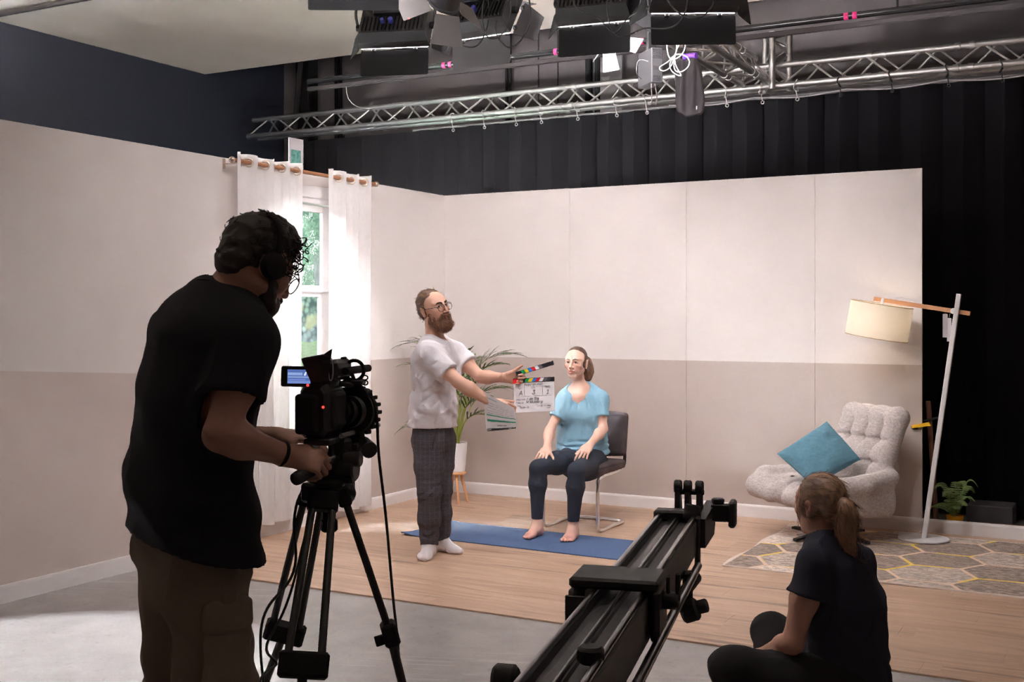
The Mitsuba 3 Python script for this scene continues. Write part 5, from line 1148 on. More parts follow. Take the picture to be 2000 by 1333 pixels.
armR = limb(J['rs'], J['re'], J['rw'], .052, .036, .042, .026); armL = limb(J['ls'], J['le'], J['lw'], .050, .036, .041, .026)
legR = limb(J['rh'], J['rk'], J['ra'], .070, .048, .048, .036); legL = limb(J['lh'], J['lk'], J['la'], .070, .048, .048, .036)
neckp = [cone(J['neck'] - UP * .03, MAN_C + MAN_R @ V3(0, -.03, -.07), .060, .056, .03)]
clapdir = nrm(P(1083, 740, 7.30) - P(1003, 742, 7.34))
hR = hand_prims(J['rw'], nrm(P(1006, 802, 7.16) - J['rw']), nrm(-FWD * .9 + UP * .3), -1, per=((40, 40, 20), (45, 45, 25), (45, 45, 25), (50, 50, 25)), spread=.2, thumb=(.5, .9, -.5))
hL = hand_prims(J['lw'], nrm(RGT * .95 - UP * .02 - FWD * .12), nrm(UP * .12 + FWD * .95), 1, per=((48, 62, 40), (52, 66, 40), (56, 66, 40), (60, 66, 40)), spread=.5, thumb=(.62, .80, .02), tcurl=3)
ftR = foot_prims(J['ra'], -FWD * .97 - RGT * .2, 1.05, False, -1); ftL = foot_prims(J['la'], RGT * .85 - FWD * .5, 1.05, False, 1)
hp = head_prims(MAN_C, MAN_R, MS, True, .009, 1.05)
k_man = thing('person', 'bearded man with glasses in a pale grey t-shirt and dark trousers holding out the clapperboard', 'person')
SK = lin(206, 160, 138)
allp = tor + shl + neckp + armR + armL + legR + legL + hp + hR + hL
hb = around(hp)
scene[k_man + '__body'] = skin_mesh(allp, .008, [(hb[0], hb[1], .003), (*around(hR), .0028), (*around(hL), .0028)],
    lambda Q, c: np.where((((Q > hb[0]) & (Q < hb[1])).all(1))[:, None], head_color(Q, MAN_C, MAN_R, MS, SK, lin(176, 112, 100), lin(206, 132, 112)), c), SK)
def creases(lines, d, depth, width, back):
    """Creases pressed into the near side of a garment along polylines, each with a soft ridge beside it."""
    segs = [(P(*a, d), P(*b, d)) for l in lines for a, b in zip(l, l[1:])]
    def fn(p):
        near = smooth01(back + .02, back - .04, (p - CAM) @ FWD); out = np.zeros(len(p))
        flat = p - ((p - CAM) @ FWD - d)[:, None] * ((p - CAM) / ((p - CAM) @ FWD)[:, None])      # slid to depth d
        for a, b in segs:
            u = b - a; t = np.clip(((flat - a) @ u) / (u @ u), 0, 1); e = np.linalg.norm(flat - a - t[:, None] * u, axis=1); fade = np.sin(np.pi * (.12 + .76 * t))
            out = np.maximum(out, (np.exp(-(e / width) ** 2) - .45 * np.exp(-((e - 2 * width) / width) ** 2)) * fade)
        return depth * out * near
    return fn
def both(*f): return lambda p: sum(g(p) for g in f)
def relax(m, n):
    from scipy.sparse import coo_matrix
    e = np.vstack([m.edges, m.edges[:, ::-1]]); N = len(m.vertices)
    A = coo_matrix((np.ones(len(e)), (e[:, 0], e[:, 1])), (N, N)).tocsr(); A.data[:] = 1; d = np.maximum(np.asarray(A.sum(1)).ravel(), 1)[:, None]; v = np.asarray(m.vertices)
    for _ in range(n): v = .45 * v + .55 * (A @ v) / d
    return trimesh.Trimesh(v, m.faces, process=False)
def tee(prims_t, arms, off, h, hem, neck, sl, bump, neck_r=.085, t=.012, k=.045):
    """T-shirt: trunk and upper arms; the arm past the sleeve's end is cut away without touching the trunk."""
    tg, ag = grow(prims_t, off), [grow([a], off) for a in arms]
    lo, hi = bounds_of(tg + sum(ag, []), .05); trunk = Field(lo, hi, h).put(tg); f = Field(lo, hi, h); f.G = trunk.G.copy()
    af = [Field(lo, hi, h).put(a) for a in ag]
    for a in af:
        q = np.clip(.5 + .5 * (f.G - a.G) / k, 0, 1); f.G = f.G + (a.G - f.G) * q - k * q * (1 - q)
    pre = f.G.copy()
    if bump is not None: f.bump(bump)
    f.G = np.maximum(f.G, -(pre + np.float32(t + .007)))
    x, y, z = f.coords([slice(0, q) for q in f.n])
    for a, (o, n) in zip(af, sl):
        n = nrm(n); pl = (x[:, None, None] - o[0]) * n[0] + (y[None, :, None] - o[1]) * n[1] + (z[None, None, :] - o[2]) * n[2]
        f.G = np.maximum(f.G, -np.maximum(np.maximum(-pl, a.G - .03), -(trunk.G - .012)).astype(np.float32))
    f.put([capcut(hem[0], hem[1], .6), neck])
    return relax(f.mesh(), 2)
arms = [cone(J['rs'], along(J['rs'], J['re'], .9), .056, .064, .04), cone(J['ls'], along(J['ls'], J['le'], .9), .056, .062, .04)]
blouse = [slab(J['pel'] - UP * .06, J['pel'] + UP * .16, .185, .130, .165, .125, side, .06)]
def tee_bump(p):
    q = p - J['pel']; a = q @ nrm(RGT - UP * .9)
    dia = np.sin((q @ nrm(UP + RGT * .8)) * 75 + 5 * meshkit.noise(p * 7)) * .0045 * smooth01(-.1, .05, q[:, 2]) * smooth01(.38, .22, q[:, 2])
    return dia + folds(.020, 9, (1, 1, .55), 3, 4)(p)
cloth = tee(tor + shl + blouse, arms, .014, .007, (J['pel'] + UP * .042 , -UP - RGT * .02), cone(J['neck'] + UP * .044 + RGT * .022 - FWD * .008, J['neck'] + UP * .16 + RGT * .07, .066, .13, .004, '-'), [(along(J['rs'], J['re'], .66), J['re'] - J['rs']), (along(J['ls'], J['le'], .52), J['le'] - J['ls'])], both(tee_bump, creases([[(828, 768), (850, 752), (872, 738)], [(814, 796), (842, 772), (872, 752)], [(810, 816), (838, 800), (862, 778)], [(846, 826), (866, 796), (884, 764)], [(868, 826), (880, 800), (888, 772)], [(806, 780), (812, 750), (828, 728)], [(840, 716), (862, 704), (878, 708)], [(846, 728), (872, 716), (892, 718)], [(854, 742), (878, 728), (900, 730)], [(872, 668), (880, 686), (886, 706)], [(812, 806), (836, 812), (856, 808)]], 7.3, .0085, .010, 7.5)), t=.024)
def heather(c, amt=.12, f=300):
    return mikit.proc(lambda p, n, uv: mi.Color3f(srgb(*c)) * (1 - amt / 2 + amt * noise(p.x * f, p.y * f, p.z * f * .4)))
mat('tee_grey', heather((214, 208, 212)), 0.9, 0.1)
obj('t_shirt', cloth, 'tee_grey', k_man, True)
def check_cloth(p, n, uv):
    a = smoothstep(.86, .94, dr.abs(dr.sin(p.z * 95 + 2 * noise(p.z * 5)))) * .4 + smoothstep(.88, .95, dr.abs(dr.sin((p.x * .88 + p.y * .47) * 110))) * .6
    return mix(srgb(56, 53, 58), srgb(98, 93, 97), a * .25 + .35 * noise(p.x * 160, p.y * 160, p.z * 160) - .08)
mat('trousers_check', mikit.proc(check_cloth), 0.9, 0.15)
def trouser_bump(an, kn):
    def fn(p):
        z = p[:, 2]; w = smooth01(.34, .05, z) + .9 * np.exp(-((z - .50) / .08) ** 2)
        return np.sin(z * 90 + 9 * meshkit.noise(p * 9, 5)) * .0040 * w * (.3 + .9 * meshkit.noise(p * 14, 2)) + folds(.008, 12, (1.2, 1.2, .45), 8, 3)(p)
    return fn
leg_t = lambda h_, k_, a_, r: [cone(h_, along(h_, k_, .5), r, r * .90, .03), cone(along(h_, k_, .5), k_, r * .90, r * .76, .03), cone(k_, along(k_, a_, .5), r * .76, r * .68, .03), cone(along(k_, a_, .5), a_, r * .68, r * .58, .03)]
tr = [slab(J['pel'] - UP * .03, J['pel'] + UP * .13, .165, .115, .150, .105, side, .05)] + leg_t(J['rh'], J['rk'], J['ra'] - UP * .0, .090) + leg_t(J['lh'], J['lk'], J['la'], .088)
obj('trousers', garment(tr, .006, .007, [capcut(J['ra'] - UP * .012, nrm(-UP * .9 - FWD * .25), .14), capcut(J['la'] - UP * .012, nrm(-UP * .9 + RGT * .25), .14), capcut(J['pel'] + UP * .11, UP, .4)], .014, both(trouser_bump(0, 0), creases([[(816, 972), (834, 962), (850, 950)], [(818, 984), (834, 976), (846, 966)], [(822, 1046), (836, 1052), (850, 1042)], [(824, 1032), (840, 1038), (852, 1028)], [(852, 848), (846, 880)], [(866, 940), (858, 952)]], 7.3, .009, .011, 7.5))), 'trousers_check', k_man, True)
mat('sock', heather((236, 230, 232), .08), 0.9, 0.1)
for ft, an, kn in ((ftR, 'ra', 'rk'), (ftL, 'la', 'lk')):
    f = solid(grow(ft + [cone(J[an], along(J[an], J[kn], .2), .040, .046, .02)], .003), .005); f.cut([0, 0, WF + .0005], [0, 0, -1])
    obj('sock', f.mesh(), 'sock', k_man, True)
# beard, hair, glasses
def hair_solid(c, R, s, adds, cuts, h, bumpf):
    L = lambda p: c + R @ (np.array(p, float) * s)
    pr = [ell(L(p), np.array(r) * s, R, k, '+') for p, r, k in adds] + [ell(L(p), np.array(r) * s, R, k, '-') for p, r, k in cuts]
    f = solid(pr, h, .03); f.bump(lambda p: bumpf((p - c) @ R / s)); return f
bf = lambda q: .011 * (meshkit.fbm(q * np.array([70, 70, 26]), 3, 4) - .5)
beard = hair_solid(MAN_C, MAN_R, MS, [((0, .055, -.100), (.056, .050, .048), 0), ((0, .070, -.122), (.046, .038, .032), .03), ((.056, .020, -.060), (.016, .030, .046), .03), ((-.056, .020, -.060), (.016, .030, .046), .03), ((.026, .086, -.066), (.015, .015, .026), .015), ((-.026, .086, -.066), (.015, .015, .026), .015), ((0, .101, -.0525), (.030, .010, .0065), .010)],
    [((0, .12, -.071), (.0200, .034, .0125), .003), ((0, .03, .0), (.052, .085, .028), .01)], .0035, bf)
vcol('hair_v', 0.55, specular=0.3)
def hair_ply(m, c, R, s, dark, light, seed, f=(60, 60, 18)):
    q = (np.asarray(m.vertices) - c) @ R / s; t = np.clip(meshkit.fbm(q * np.array(f), 3, seed) * 1.7 - .35, 0, 1)[:, None]
    return mikit.ply(m, 'mat_hair_v', True, color=np.array(dark) * (1 - t) + np.array(light) * t)
obj('beard', hair_ply(beard.mesh(), MAN_C, MAN_R, MS, lin(58, 38, 30), lin(126, 82, 60), 3), 'hair_v', k_man)
hr = hair_solid(MAN_C, MAN_R, MS, [((0, -.024, .044), (.080, .098, .084), 0), ((.066, -.02, .0), (.016, .035, .045), .015), ((-.066, -.02, .0), (.016, .035, .045), .015), ((0, -.085, -.015), (.055, .032, .055), .03)],
    [((0, .088, .020), (.060, .055, .088), .012), ((.08, .02, -.03), (.03, .032, .04), .008), ((-.08, .02, -.03), (.03, .032, .04), .008), ((.09, -.012, -.012), (.02, .022, .036), .004), ((-.09, -.012, -.012), (.02, .022, .036), .004)], .0035, lambda q: .008 * (meshkit.fbm(q * np.array([60, 22, 60]), 3, 9) - .5))
obj('hair', hair_ply(hr.mesh(), MAN_C, MAN_R, MS, lin(48, 34, 28), lin(108, 78, 60), 5, (70, 18, 40)), 'hair_v', k_man)
mat('brow_dark', srgb(44, 30, 24), 0.7, 0.2)
def strands(fm, c, R, s, n, seed, L, flow, keep, mats, key, nm_, r=.0011, lift=.35, wob=.006, curve=0.0):
    rs = np.random.RandomState(seed); v, nn = np.asarray(fm.vertices), np.asarray(fm.vertex_normals); q = (v - c) @ R / s
    idx = np.nonzero(keep(q))[0]; sgn = np.sign(((v - v.mean(0)) * nn).sum(1).mean()); out = {m: [] for m in mats}
    for i in rs.choice(idx, n):
        fv = R @ flow(q[i]); N_ = nn[i] * sgn; fv = fv - N_ * (fv @ N_); d = nrm(nrm(fv) + nn[i] * sgn * lift * rs.uniform(.2, 1.3) + rs.randn(3) * .25); w = rs.randn(3) * wob; l = L * rs.uniform(.6, 1.3); b = v[i] - N_ * .001; g_ = lambda t: b + d * l * t - N_ * curve * (l * t) ** 2
        out[mats[rs.randint(len(mats))]].append(tube([b, g_(.35) + w, g_(.7) - w * .5, g_(1.0)], np.array([1, 1, .8, .3]) * r, 4))
    for m in mats: obj(nm_, cat(out[m]), m, key, True, kind='stuff')
mat('hair_ginger', srgb(150, 104, 76), 0.5, 0.3); mat('hair_rust', srgb(108, 64, 42), 0.5, 0.3); mat('hair_brown', srgb(62, 42, 34), 0.5, 0.3); mat('hair_ash', srgb(116, 86, 68), 0.5, 0.3)
strands(beard.mesh(), MAN_C, MAN_R, MS, 1100, 5, .017, lambda q: np.array([q[0] * 3, .25, -1]), lambda q: q[:, 2] < -.03, ['hair_ginger', 'hair_rust', 'hair_brown'], k_man, 'beard_strands')
strands(hr.mesh(), MAN_C, MAN_R, MS, 700, 6, .03, lambda q: np.array([q[0] * 2, -1, -.25]), lambda q: (q[:, 2] > -.06) & (q[:, 1] < .035), ['hair_brown', 'hair_ash'], k_man, 'hair_strands', .0010, .05, .0015, 6.0)
eyes(k_man, MAN_C, MAN_R, MS, CAM - MAN_C + RGT * 1.2, [.05, .03, .02]); brows(k_man, MAN_C, MAN_R, MS, 'brow_dark', .0050, .003, -.002); lashes(k_man, MAN_C, MAN_R, MS, 'brow_dark')
def glasses(key, c, R, s, m, rr=.0262):
    L = lambda *p: c + R @ (np.array(p, float) * s); g = obj('glasses', None or tube(spline([L(-.008, .116, .010), L(0, .119, .013), L(.008, .116, .010)], 10), .0014, 6), m, key, True)
    for q in (-1, 1):
        ring = [L(q * .033 + rr * math.cos(a) * 1.02, .1115 - .18 * (abs(.033 + q * 0 + rr * math.cos(a) * (q)) - .033) * (1 if q * math.cos(a) > 0 else .3), -.0005 + rr * (.80 if math.sin(a) > 0 else 1.0) * math.sin(a)) for a in np.linspace(0, 2 * math.pi, 32, endpoint=False)]
        obj('rim', tube(ring, .0015, 6, True), m, g, True)
        obj('temple', tube(spline([L(q * .0575, .107, .006), L(q * .072, .085, .008), L(q * .079, .02, .009), L(q * .080, -.015, .005), L(q * .077, -.035, -.012)], 20), .0014, 6), m, g, True)
    return g
glasses(k_man, MAN_C, MAN_R, MS, 'black_metal')

# clapperboard and the sheet of paper he holds
mat('paper', srgb(250, 248, 252), 0.6, 0.3); mat('ink', srgb(30, 28, 34), 0.7, 0.2); mat('ink_grey', srgb(140, 136, 146), 0.7, 0.2); mat('green_print', srgb(58, 138, 116), 0.6, 0.3)
for nm_, c in (('c_green', (18, 132, 66)), ('c_yellow', (240, 208, 40)), ('c_blue', (60, 140, 226)), ('c_red', (206, 30, 50)), ('c_white', (244, 242, 246)), ('c_grey', (92, 88, 96)), ('c_dark', (54, 52, 58)), ('c_black', (24, 22, 28))): mat(nm_, srgb(*c), 0.4, 0.4)
CD = 7.30
cA, cB, cC = P(1003, 749, CD + .06), P(1082, 745, CD - .02), P(1001, 804, CD + .04)
ex = nrm(cB - cA); ez = nrm((cA - cC) - ex * ((cA - cC) @ ex)); en = np.cross(ex, ez); en = en if en @ (CAM - cA) > 0 else -en
BW, BH = float(np.linalg.norm(cB - cA)), .187
RB_ = np.stack([ex, ez, np.cross(ex, ez)], 1)                         # local x along the board, y up, z to the viewer
if RB_[:, 2] @ (CAM - cA) < 0: RB_[:, 2] *= -1
RBf = np.stack([ex, ez, np.cross(ex, ez)], 1); sgnz = 1 if RBf[:, 2] @ (CAM - cA) > 0 else -1
k_cl = thing('clapperboard', 'white clapperboard with coloured stripes held out between the man and the seated woman', 'clapperboard')
B = lambda x0, y0, x1, y1, z0, z1: place(box([x0, y0, min(z0 * sgnz, z1 * sgnz)], [x1, y1, max(z0 * sgnz, z1 * sgnz)]), cA, RBf)
obj('slate', B(0, -BH, BW, 0, -.004, 0), 'paper', k_cl, False)
obj('bar', B(-.002, 0, BW + .002, .028, -.006, .002), 'c_black', k_cl, False)
def stripe(x0, x1, y0, y1, sl, m, par, O, Rr):
    obj('stripe', place(poly([(x0, y0), (x1, y0), (x1 + sl, y1), (x0 + sl, y1)], .0008), O + Rr[:, 2] * sgnz * (.0022 if sgnz > 0 else .0032), Rr), m, par, False)
obj('corner', B(-.003, -.004, .055, .026, .002, .0028), 'red_plastic', k_cl, False)
qs = BW / .2285
cols = ['c_green', 'c_yellow', 'c_blue', 'c_red', 'c_white', 'c_grey', 'c_dark']
bk = k_cl + '__bar'
for i, c in enumerate(cols): stripe((.060 + i * .0205) * qs, (.060 + (i + 1) * .0205) * qs, .003, .026, .016, c, bk, cA, RBf)
sA, sB = P(1008, 731, CD + .05), P(1081, 709, CD - .02); sx = nrm(sB - sA); sz = nrm(ez - sx * (ez @ sx)); RS_ = np.stack([sx, sz, np.cross(sx, sz)], 1); SL = float(np.linalg.norm(sB - sA))
stk = obj('clap_stick', place(box([0, -.013, -.005], [SL, .013, .002]) if sgnz > 0 else box([0, -.013, -.002], [SL, .013, .005]), sA, RS_), 'c_black', k_cl, False)
for i, c in enumerate(['c_green', 'c_yellow', 'c_blue', 'c_red', 'c_white', 'c_grey']): stripe(.042 + i * .0235, .042 + (i + 1) * .0235, -.0115, .0115, -.008, c, stk, sA, RS_)
hg = along(sA, cA + ez * .02, .5)
obj('hinge', cat([ccyl(cA + ex * .042 + ez * .014 - RBf[:, 2] * .004, cA + ex * .042 + ez * .014 + RBf[:, 2] * .004, .012), place(box([.0, -.02, -.003], [.012, .02, .003]), along(sA + sx * .03, cA + ex * .045 + ez * .02, .5), RBf)]), 'c_black', k_cl)
def write(s, x, y, h, m='ink', bold=False, slant=.18): obj('lettering', words(s, h, cA + RBf @ V3(x, y, 0) + RBf[:, 2] * sgnz * .0001, RBf, .0006 * 1.0, bold, slant), m, k_cl, False)
q = BW / .20
for args in (('TITLE', .015 * q, -.020, .0075, 'ink_grey', False, 0), ('Pado connell', .052 * q, -.020, .0145), ('ROLL', .022 * q, -.040, .0075, 'ink', False, 0), ('SCENE', .086 * q, -.039, .0065, 'ink_grey', False, 0), ('TAKE', .152 * q, -.039, .0105, 'ink', True, .1), ('A', .024 * q, -.080, .028), ('3', .088 * q, -.077, .028), ('1', .158 * q, -.077, .026),
             ('DIRECTOR', .011 * q, -.112, .0085, 'ink', False, 0), ('J de Bie', .060 * q, -.112, .0165), ('CAMERA', .011 * q, -.131, .0085, 'ink', False, 0), ('M Middling', .058 * q, -.132, .0155), ('DATE', .014 * q, -.151, .0065, 'ink_grey', False, 0), ('Nov-8', .028 * q, -.163, .0135), ('DAY', .114 * q, -.154, .0068, 'ink_grey', False, 0), ('INT', .131 * q, -.154, .0068, 'ink', False, 0), ('EXT', .147 * q, -.154, .0068, 'ink', False, 0), ('MOS', .164 * q, -.154, .0072, 'ink', True, 0), ('SYNC', .160 * q, -.168, .0068, 'ink', False, 0)): write(*args)
for i, (x0, y0, x1, y1) in enumerate(((.054, -.0275, BW / q - .012, -.0265), (.054, -.0875, BW / q - .012, -.0865), (.053, -.0875, .054, -.0265), (.142, -.0875, .143, -.0265), (.010, -.0895, .05, -.0888), (.010, -.0275, .05, -.0268), (.010, -.1425, .04, -.1418), (.105, -.1425, BW / q - .012, -.1418), (.130, -.159, .142, -.158))):
    obj('rule', B(x0 * q, y0, x1 * q, y1, 0, .0006), 'ink' if i < 4 or i == 8 else 'ink_grey', k_cl, False)
# the sheet
k_pp = thing('paper_sheet', 'curling printed sheet with green and black bands held below the clapperboard by the bearded man', 'sheet of paper')
g00, g10, g01, g11 = P(943, 765, 7.18), P(1004, 797, 7.12), P(950, 844, 7.22), P(1009, 838, 7.14)
def sheet(u, v):
    q = (1 - u) * (1 - v) * g00 + u * (1 - v) * g10 + (1 - u) * v * g01 + u * v * g11
    return q - FWD * (.022 * math.sin(math.pi * u) * (1 - .3 * v)) + RGT * .008 * math.sin(math.pi * v) * u
X = np.array([[sheet(u, v) for v in np.linspace(0, 1, 24)] for u in np.linspace(0, 1, 20)])
obj('sheet', grid_mesh(X, .0004), 'paper', k_pp, True)
def band(u0, u1, v0, v1, m, nm_='band'):
    X = np.array([[sheet(u, v) - FWD * .0016 for v in np.linspace(v0, v1, 4)] for u in np.linspace(u0, u1, 16)]); obj(nm_, grid_mesh(X, .0006), m, k_pp, True)
band(.06, .96, .545, .572, 'green_print'); band(.06, .97, .675, .728, 'green_print'); band(.05, .97, .920, .980, 'c_black'); band(.06, .18, .930, .970, 'ink_grey', 'mark'); band(.08, .42, .10, .108, 'green_print')
for v in (.22, .29, .36, .43, .50): band(.08, .93, v, v + .004, 'ink_grey', 'line')
band(.38, .68, .838, .852, 'ink', 'line'); band(.30, .80, .800, .804, 'ink_grey', 'line'); band(.74, .86, .942, .958, 'paper', 'mark'); band(.90, .93, .932, .968, 'paper', 'mark')

# ---------------------------------------------------------------- the seated woman
W = dict(pel=P(1138, 896, 8.50), neck=P(1135, 760, 8.46), rs=P(1106, 779, 8.42), ls=P(1172, 780, 8.42), re=P(1073, 842, 8.34), rw=P(1068, 877, 8.20), le=P(1178, 838, 8.36), lw=P(1150, 872, 8.16),
         rh=P(1116, 897, 8.44), lh=P(1160, 899, 8.42), rk=P(1051, 915, 8.04), lk=P(1126, 920, 7.92), ra=P(1049, 1022, 8.05), la=P(1119, 1029, 7.96))
WC = P(1125, 709, 8.42); fw = nrm(-FWD * .90 - RGT * .40 + UP * .0); WR = np.stack([np.cross(fw, UP), fw, UP], 1); WS = .94
side = nrm(W['rs'] - W['ls'])
tor = torso_prims(W['pel'], W['neck'], side, 1.0, 1.0, True)
shl = [cone(along(W['neck'] - UP * .030, W[s], .38), W[s], .034, .042, .04) for s in ('rs', 'ls')]
bust = [ell(along(W['pel'], W['neck'], .66) + fw * .085 + side * q * .068, [.052, .040, .050], None, .05) for q in (-1, 1)]
armR = limb(W['rs'], W['re'], W['rw'], .038, .030, .035, .022); armL = limb(W['ls'], W['le'], W['lw'], .038, .030, .035, .022)
legR = limb(W['rh'], W['rk'], W['ra'], .078, .049, .053, .032, .04); legL = limb(W['lh'], W['lk'], W['la'], .078, .049, .053, .032, .04)
neckp = [cone(W['neck'] - UP * .03, WC + WR @ V3(0, -.022, -.06), .047, .043, .03), cone(W['neck'] - UP * .01 + fw * .04, W['neck'] - UP * .05 + fw * .06, .05, .06, .04)]
dR = nrm(P(1049, 904, 8.03) - W['rw']); dL = nrm(P(1124, 905, 7.98) - W['lw'])
hR = hand_prims(W['rw'], dR, nrm(UP * .8 - FWD * .6), -1, per=((14, 22, 14), (18, 24, 14), (20, 24, 14), (22, 22, 14)), spread=1.4, s=.95, thumb=(.75, .7, -.1))
hL = hand_prims(W['lw'], dL, nrm(UP * .8 - FWD * .6), 1, per=((18, 22, 14), (18, 24, 14), (20, 24, 14), (20, 22, 14)), spread=1.2, s=.95, thumb=(.35, .93, -.22))
ftR = foot_prims(W['ra'], -FWD * .80 - RGT * .55, .95, True, -1, WF + .0085); ftL = foot_prims(W['la'], -FWD * .90 - RGT * .36, .95, True, 1, WF + .0085)
hp = head_prims(WC, WR, WS, False, 0.0, 1.06)
k_w = thing('person', 'woman in a light blue t-shirt and navy leggings sitting barefoot on the padded chair', 'person')
SKW = lin(232, 188, 168)
wb = around(hp)
fineb = [(wb[0], wb[1], .0028)] + [(*around(q), .0028) for q in (hR, hL)] + [(*around(q), .0032) for q in (ftR, ftL)]
def wcol(Q, c):
    c = np.where((((Q > wb[0]) & (Q < wb[1])).all(1))[:, None], head_color(Q, WC, WR, WS, SKW, lin(196, 110, 104), lin(228, 150, 134)), c)
    for ft in (ftR, ftL):
        lo, hi = around(ft); m = ((Q > lo) & (Q < hi)).all(1) & (Q[:, 2] < .16); c[m] = c[m] * (1 - .18 * smooth01(.12, .02, Q[m, 2])[:, None] * np.array([0, 1, .9]))
    return c
scene[k_w + '__body'] = skin_mesh(tor + shl + neckp + armR + armL + legR + legL + hp + hR + hL + ftR + ftL, .008, fineb, wcol, SKW)
arms = [cone(W['rs'], along(W['rs'], W['re'], .85), .040, .047, .03), cone(W['ls'], along(W['ls'], W['le'], .85), .040, .047, .03)]
blouse = [slab(W['pel'] - UP * .06, W['pel'] + UP * .20, .195, .140, .150, .115, side, .05)]
def wtee(p):
    q = p - W['pel']; z = q[:, 2]
    pleat = np.sin(z * 150 + 8 * meshkit.noise(p * 8, 2)) * .005 * np.exp(-((z - .09) / .05) ** 2)
    return pleat + folds(.007, 13, (1.5, 1.5, .25), 4, 2)(p) * smooth01(.05, .2, z) * smooth01(.50, .36, z)
cloth = tee(tor + shl + bust + blouse, arms, .011, .0065, (W['pel'] + UP * .015 + fw * .1, -UP * .95 - fw * .15), cone(W['neck'] + UP * .006 + fw * .045, W['neck'] + UP * .14 + fw * .12, .080, .13, .004, '-'), [(along(W['rs'], W['re'], .60), W['re'] - W['rs']), (along(W['ls'], W['le'], .60), W['le'] - W['ls'])], both(wtee, creases([[(1110, 764), (1104, 800)], [(1120, 774), (1114, 806)], [(1130, 778), (1128, 800)], [(1146, 774), (1150, 806)], [(1156, 766), (1166, 800)], [(1168, 772), (1178, 798)], [(1094, 868), (1122, 862), (1152, 864)], [(1098, 877), (1128, 871), (1156, 872)], [(1096, 885), (1126, 881), (1158, 882)], [(1094, 800), (1100, 840)], [(1166, 812), (1160, 845)]], 8.3, .008, .009, 8.45)), t=.018)
mat('tee_blue', heather((140, 183, 205), .10), 0.85, 0.15)
obj('t_shirt', cloth, 'tee_blue', k_w, True)
mat('leggings', heather((47, 52, 63), .14), 0.8, 0.2)
def wleg(p): return np.sin(p[:, 2] * 120 + 6 * meshkit.noise(p * 12)) * .0008 * np.exp(-((p[:, 2] - .42) / .05) ** 2) + .002 * (meshkit.noise(p * 18) - .5)
lg = legR + legL + [slab(W['pel'] - UP * .04, W['pel'] + UP * .10, .170, .125, .150, .105, side, .06)]
obj('leggings', garment(lg, .005, .007, [capcut(W['ra'] + UP * .030, -UP, .12), capcut(W['la'] + UP * .035, -UP, .12), capcut(W['pel'] + UP * .09, UP, .4)], .012, wleg), 'leggings', k_w, True)
hr = hair_solid(WC, WR, WS, [((0, -.022, .043), (.079, .097, .084), 0), ((.064, -.005, .005), (.016, .045, .045), .015), ((-.064, -.005, .005), (.016, .045, .045), .015), ((0, -.085, .0), (.060, .035, .06), .03)],
    [((0, .096, -.010), (.058, .062, .077), .010), ((.088, -.018, -.016), (.022, .022, .032), .005), ((-.088, -.018, -.016), (.022, .022, .032), .005), ((0, .04, -.10), (.10, .10, .055), .01)], .0035, lambda q: .0035 * (meshkit.fbm(q * np.array([90, 14, 50]), 3, 9) - .5))
obj('hair', hair_ply(hr.mesh(), WC, WR, WS, lin(54, 38, 34), lin(100, 74, 62), 7, (180, 16, 80)), 'hair_v', k_w)
L_ = lambda *p: WC + WR @ (np.array(p) * WS)
tail = spline([L_(0, -.105, .035), L_(-.02, -.135, .02), L_(-.045, -.140, -.04), L_(-.050, -.125, -.10), L_(-.040, -.115, -.135)], 24)
f = solid([cone(tail[i], tail[i + 1], [.020, .030, .033, .026, .010][int(i / 23 * 4)], [.020, .030, .033, .026, .010][min(4, int((i + 1) / 23 * 4))], .02) for i in range(23)], .004); f.bump(lambda p: .004 * (meshkit.fbm(p * np.array([80, 80, 12]), 3, 2) - .5))
obj('ponytail', hair_ply(f.mesh(), WC, WR, WS, lin(58, 40, 34), lin(128, 92, 70), 8, (140, 140, 14)), 'hair_v', k_w)
eyes(k_w, WC, WR, WS, -FWD + UP * .08 - RGT * .28, [.035, .028, .026]); mat('brow_brown', srgb(84, 60, 52), 0.7, 0.2); brows(k_w, WC, WR, WS, 'brow_brown', .0019, .004, -.0015); lashes(k_w, WC, WR, WS, 'brow_dark', .0016)
mat('beige_wire', srgb(226, 182, 160), 0.5, 0.4)
mic = spline([L_(-.078, .0, -.03), L_(-.074, .03, -.052), L_(-.058, .066, -.062), L_(-.036, .092, -.064)], 16)
obj('headset_microphone', cat([tube(mic, .0016, 6), place(trimesh.creation.icosphere(2, .004), mic[-1])]), 'beige_wire', k_w, True)
obj('earring', place(trimesh.creation.icosphere(2, .004), L_(-.083, -.004, -.043)), 'chrome', k_w, True)

# ---------------------------------------------------------------- the camera operator in the foreground
O = dict(pel=P(374, 1062, 3.52), neck=P(430, 592, 3.50), rs=P(487, 668, 3.36), ls=P(352, 655, 3.66), re=P(430, 850, 3.26), rw=P(566, 892, 3.38), le=P(440, 860, 3.86), lw=P(543, 852, 3.80))
of = nrm(RGT * .72 + FWD * .70); orr = np.cross(of, UP)
O['rh'] = O['pel'] + orr * .095 - UP * .05; O['lh'] = O['pel'] - orr * .095 - UP * .05
O['rk'] = V3(*(O['rh'] + of * .03)[:2], .50); O['lk'] = V3(*(O['lh'] + of * .02)[:2], .50); O['ra'] = V3(*(O['rh'] - of * .02)[:2], .09); O['la'] = V3(*(O['lh'] - of * .03)[:2], .09)
OC = P(502, 522, 3.50); ofw = nrm(RGT * .62 + FWD * .64 - UP * .44); ou = nrm(UP - ofw * (UP @ ofw) ); OR = np.stack([np.cross(ofw, ou), ofw, ou], 1); OS = 1.10
side = nrm(O['rs'] - O['ls']) * .6 + orr * .4
tor = torso_prims(O['pel'], O['neck'], side, 1.02, 1.02, bend=-RGT * .045 - FWD * .03)
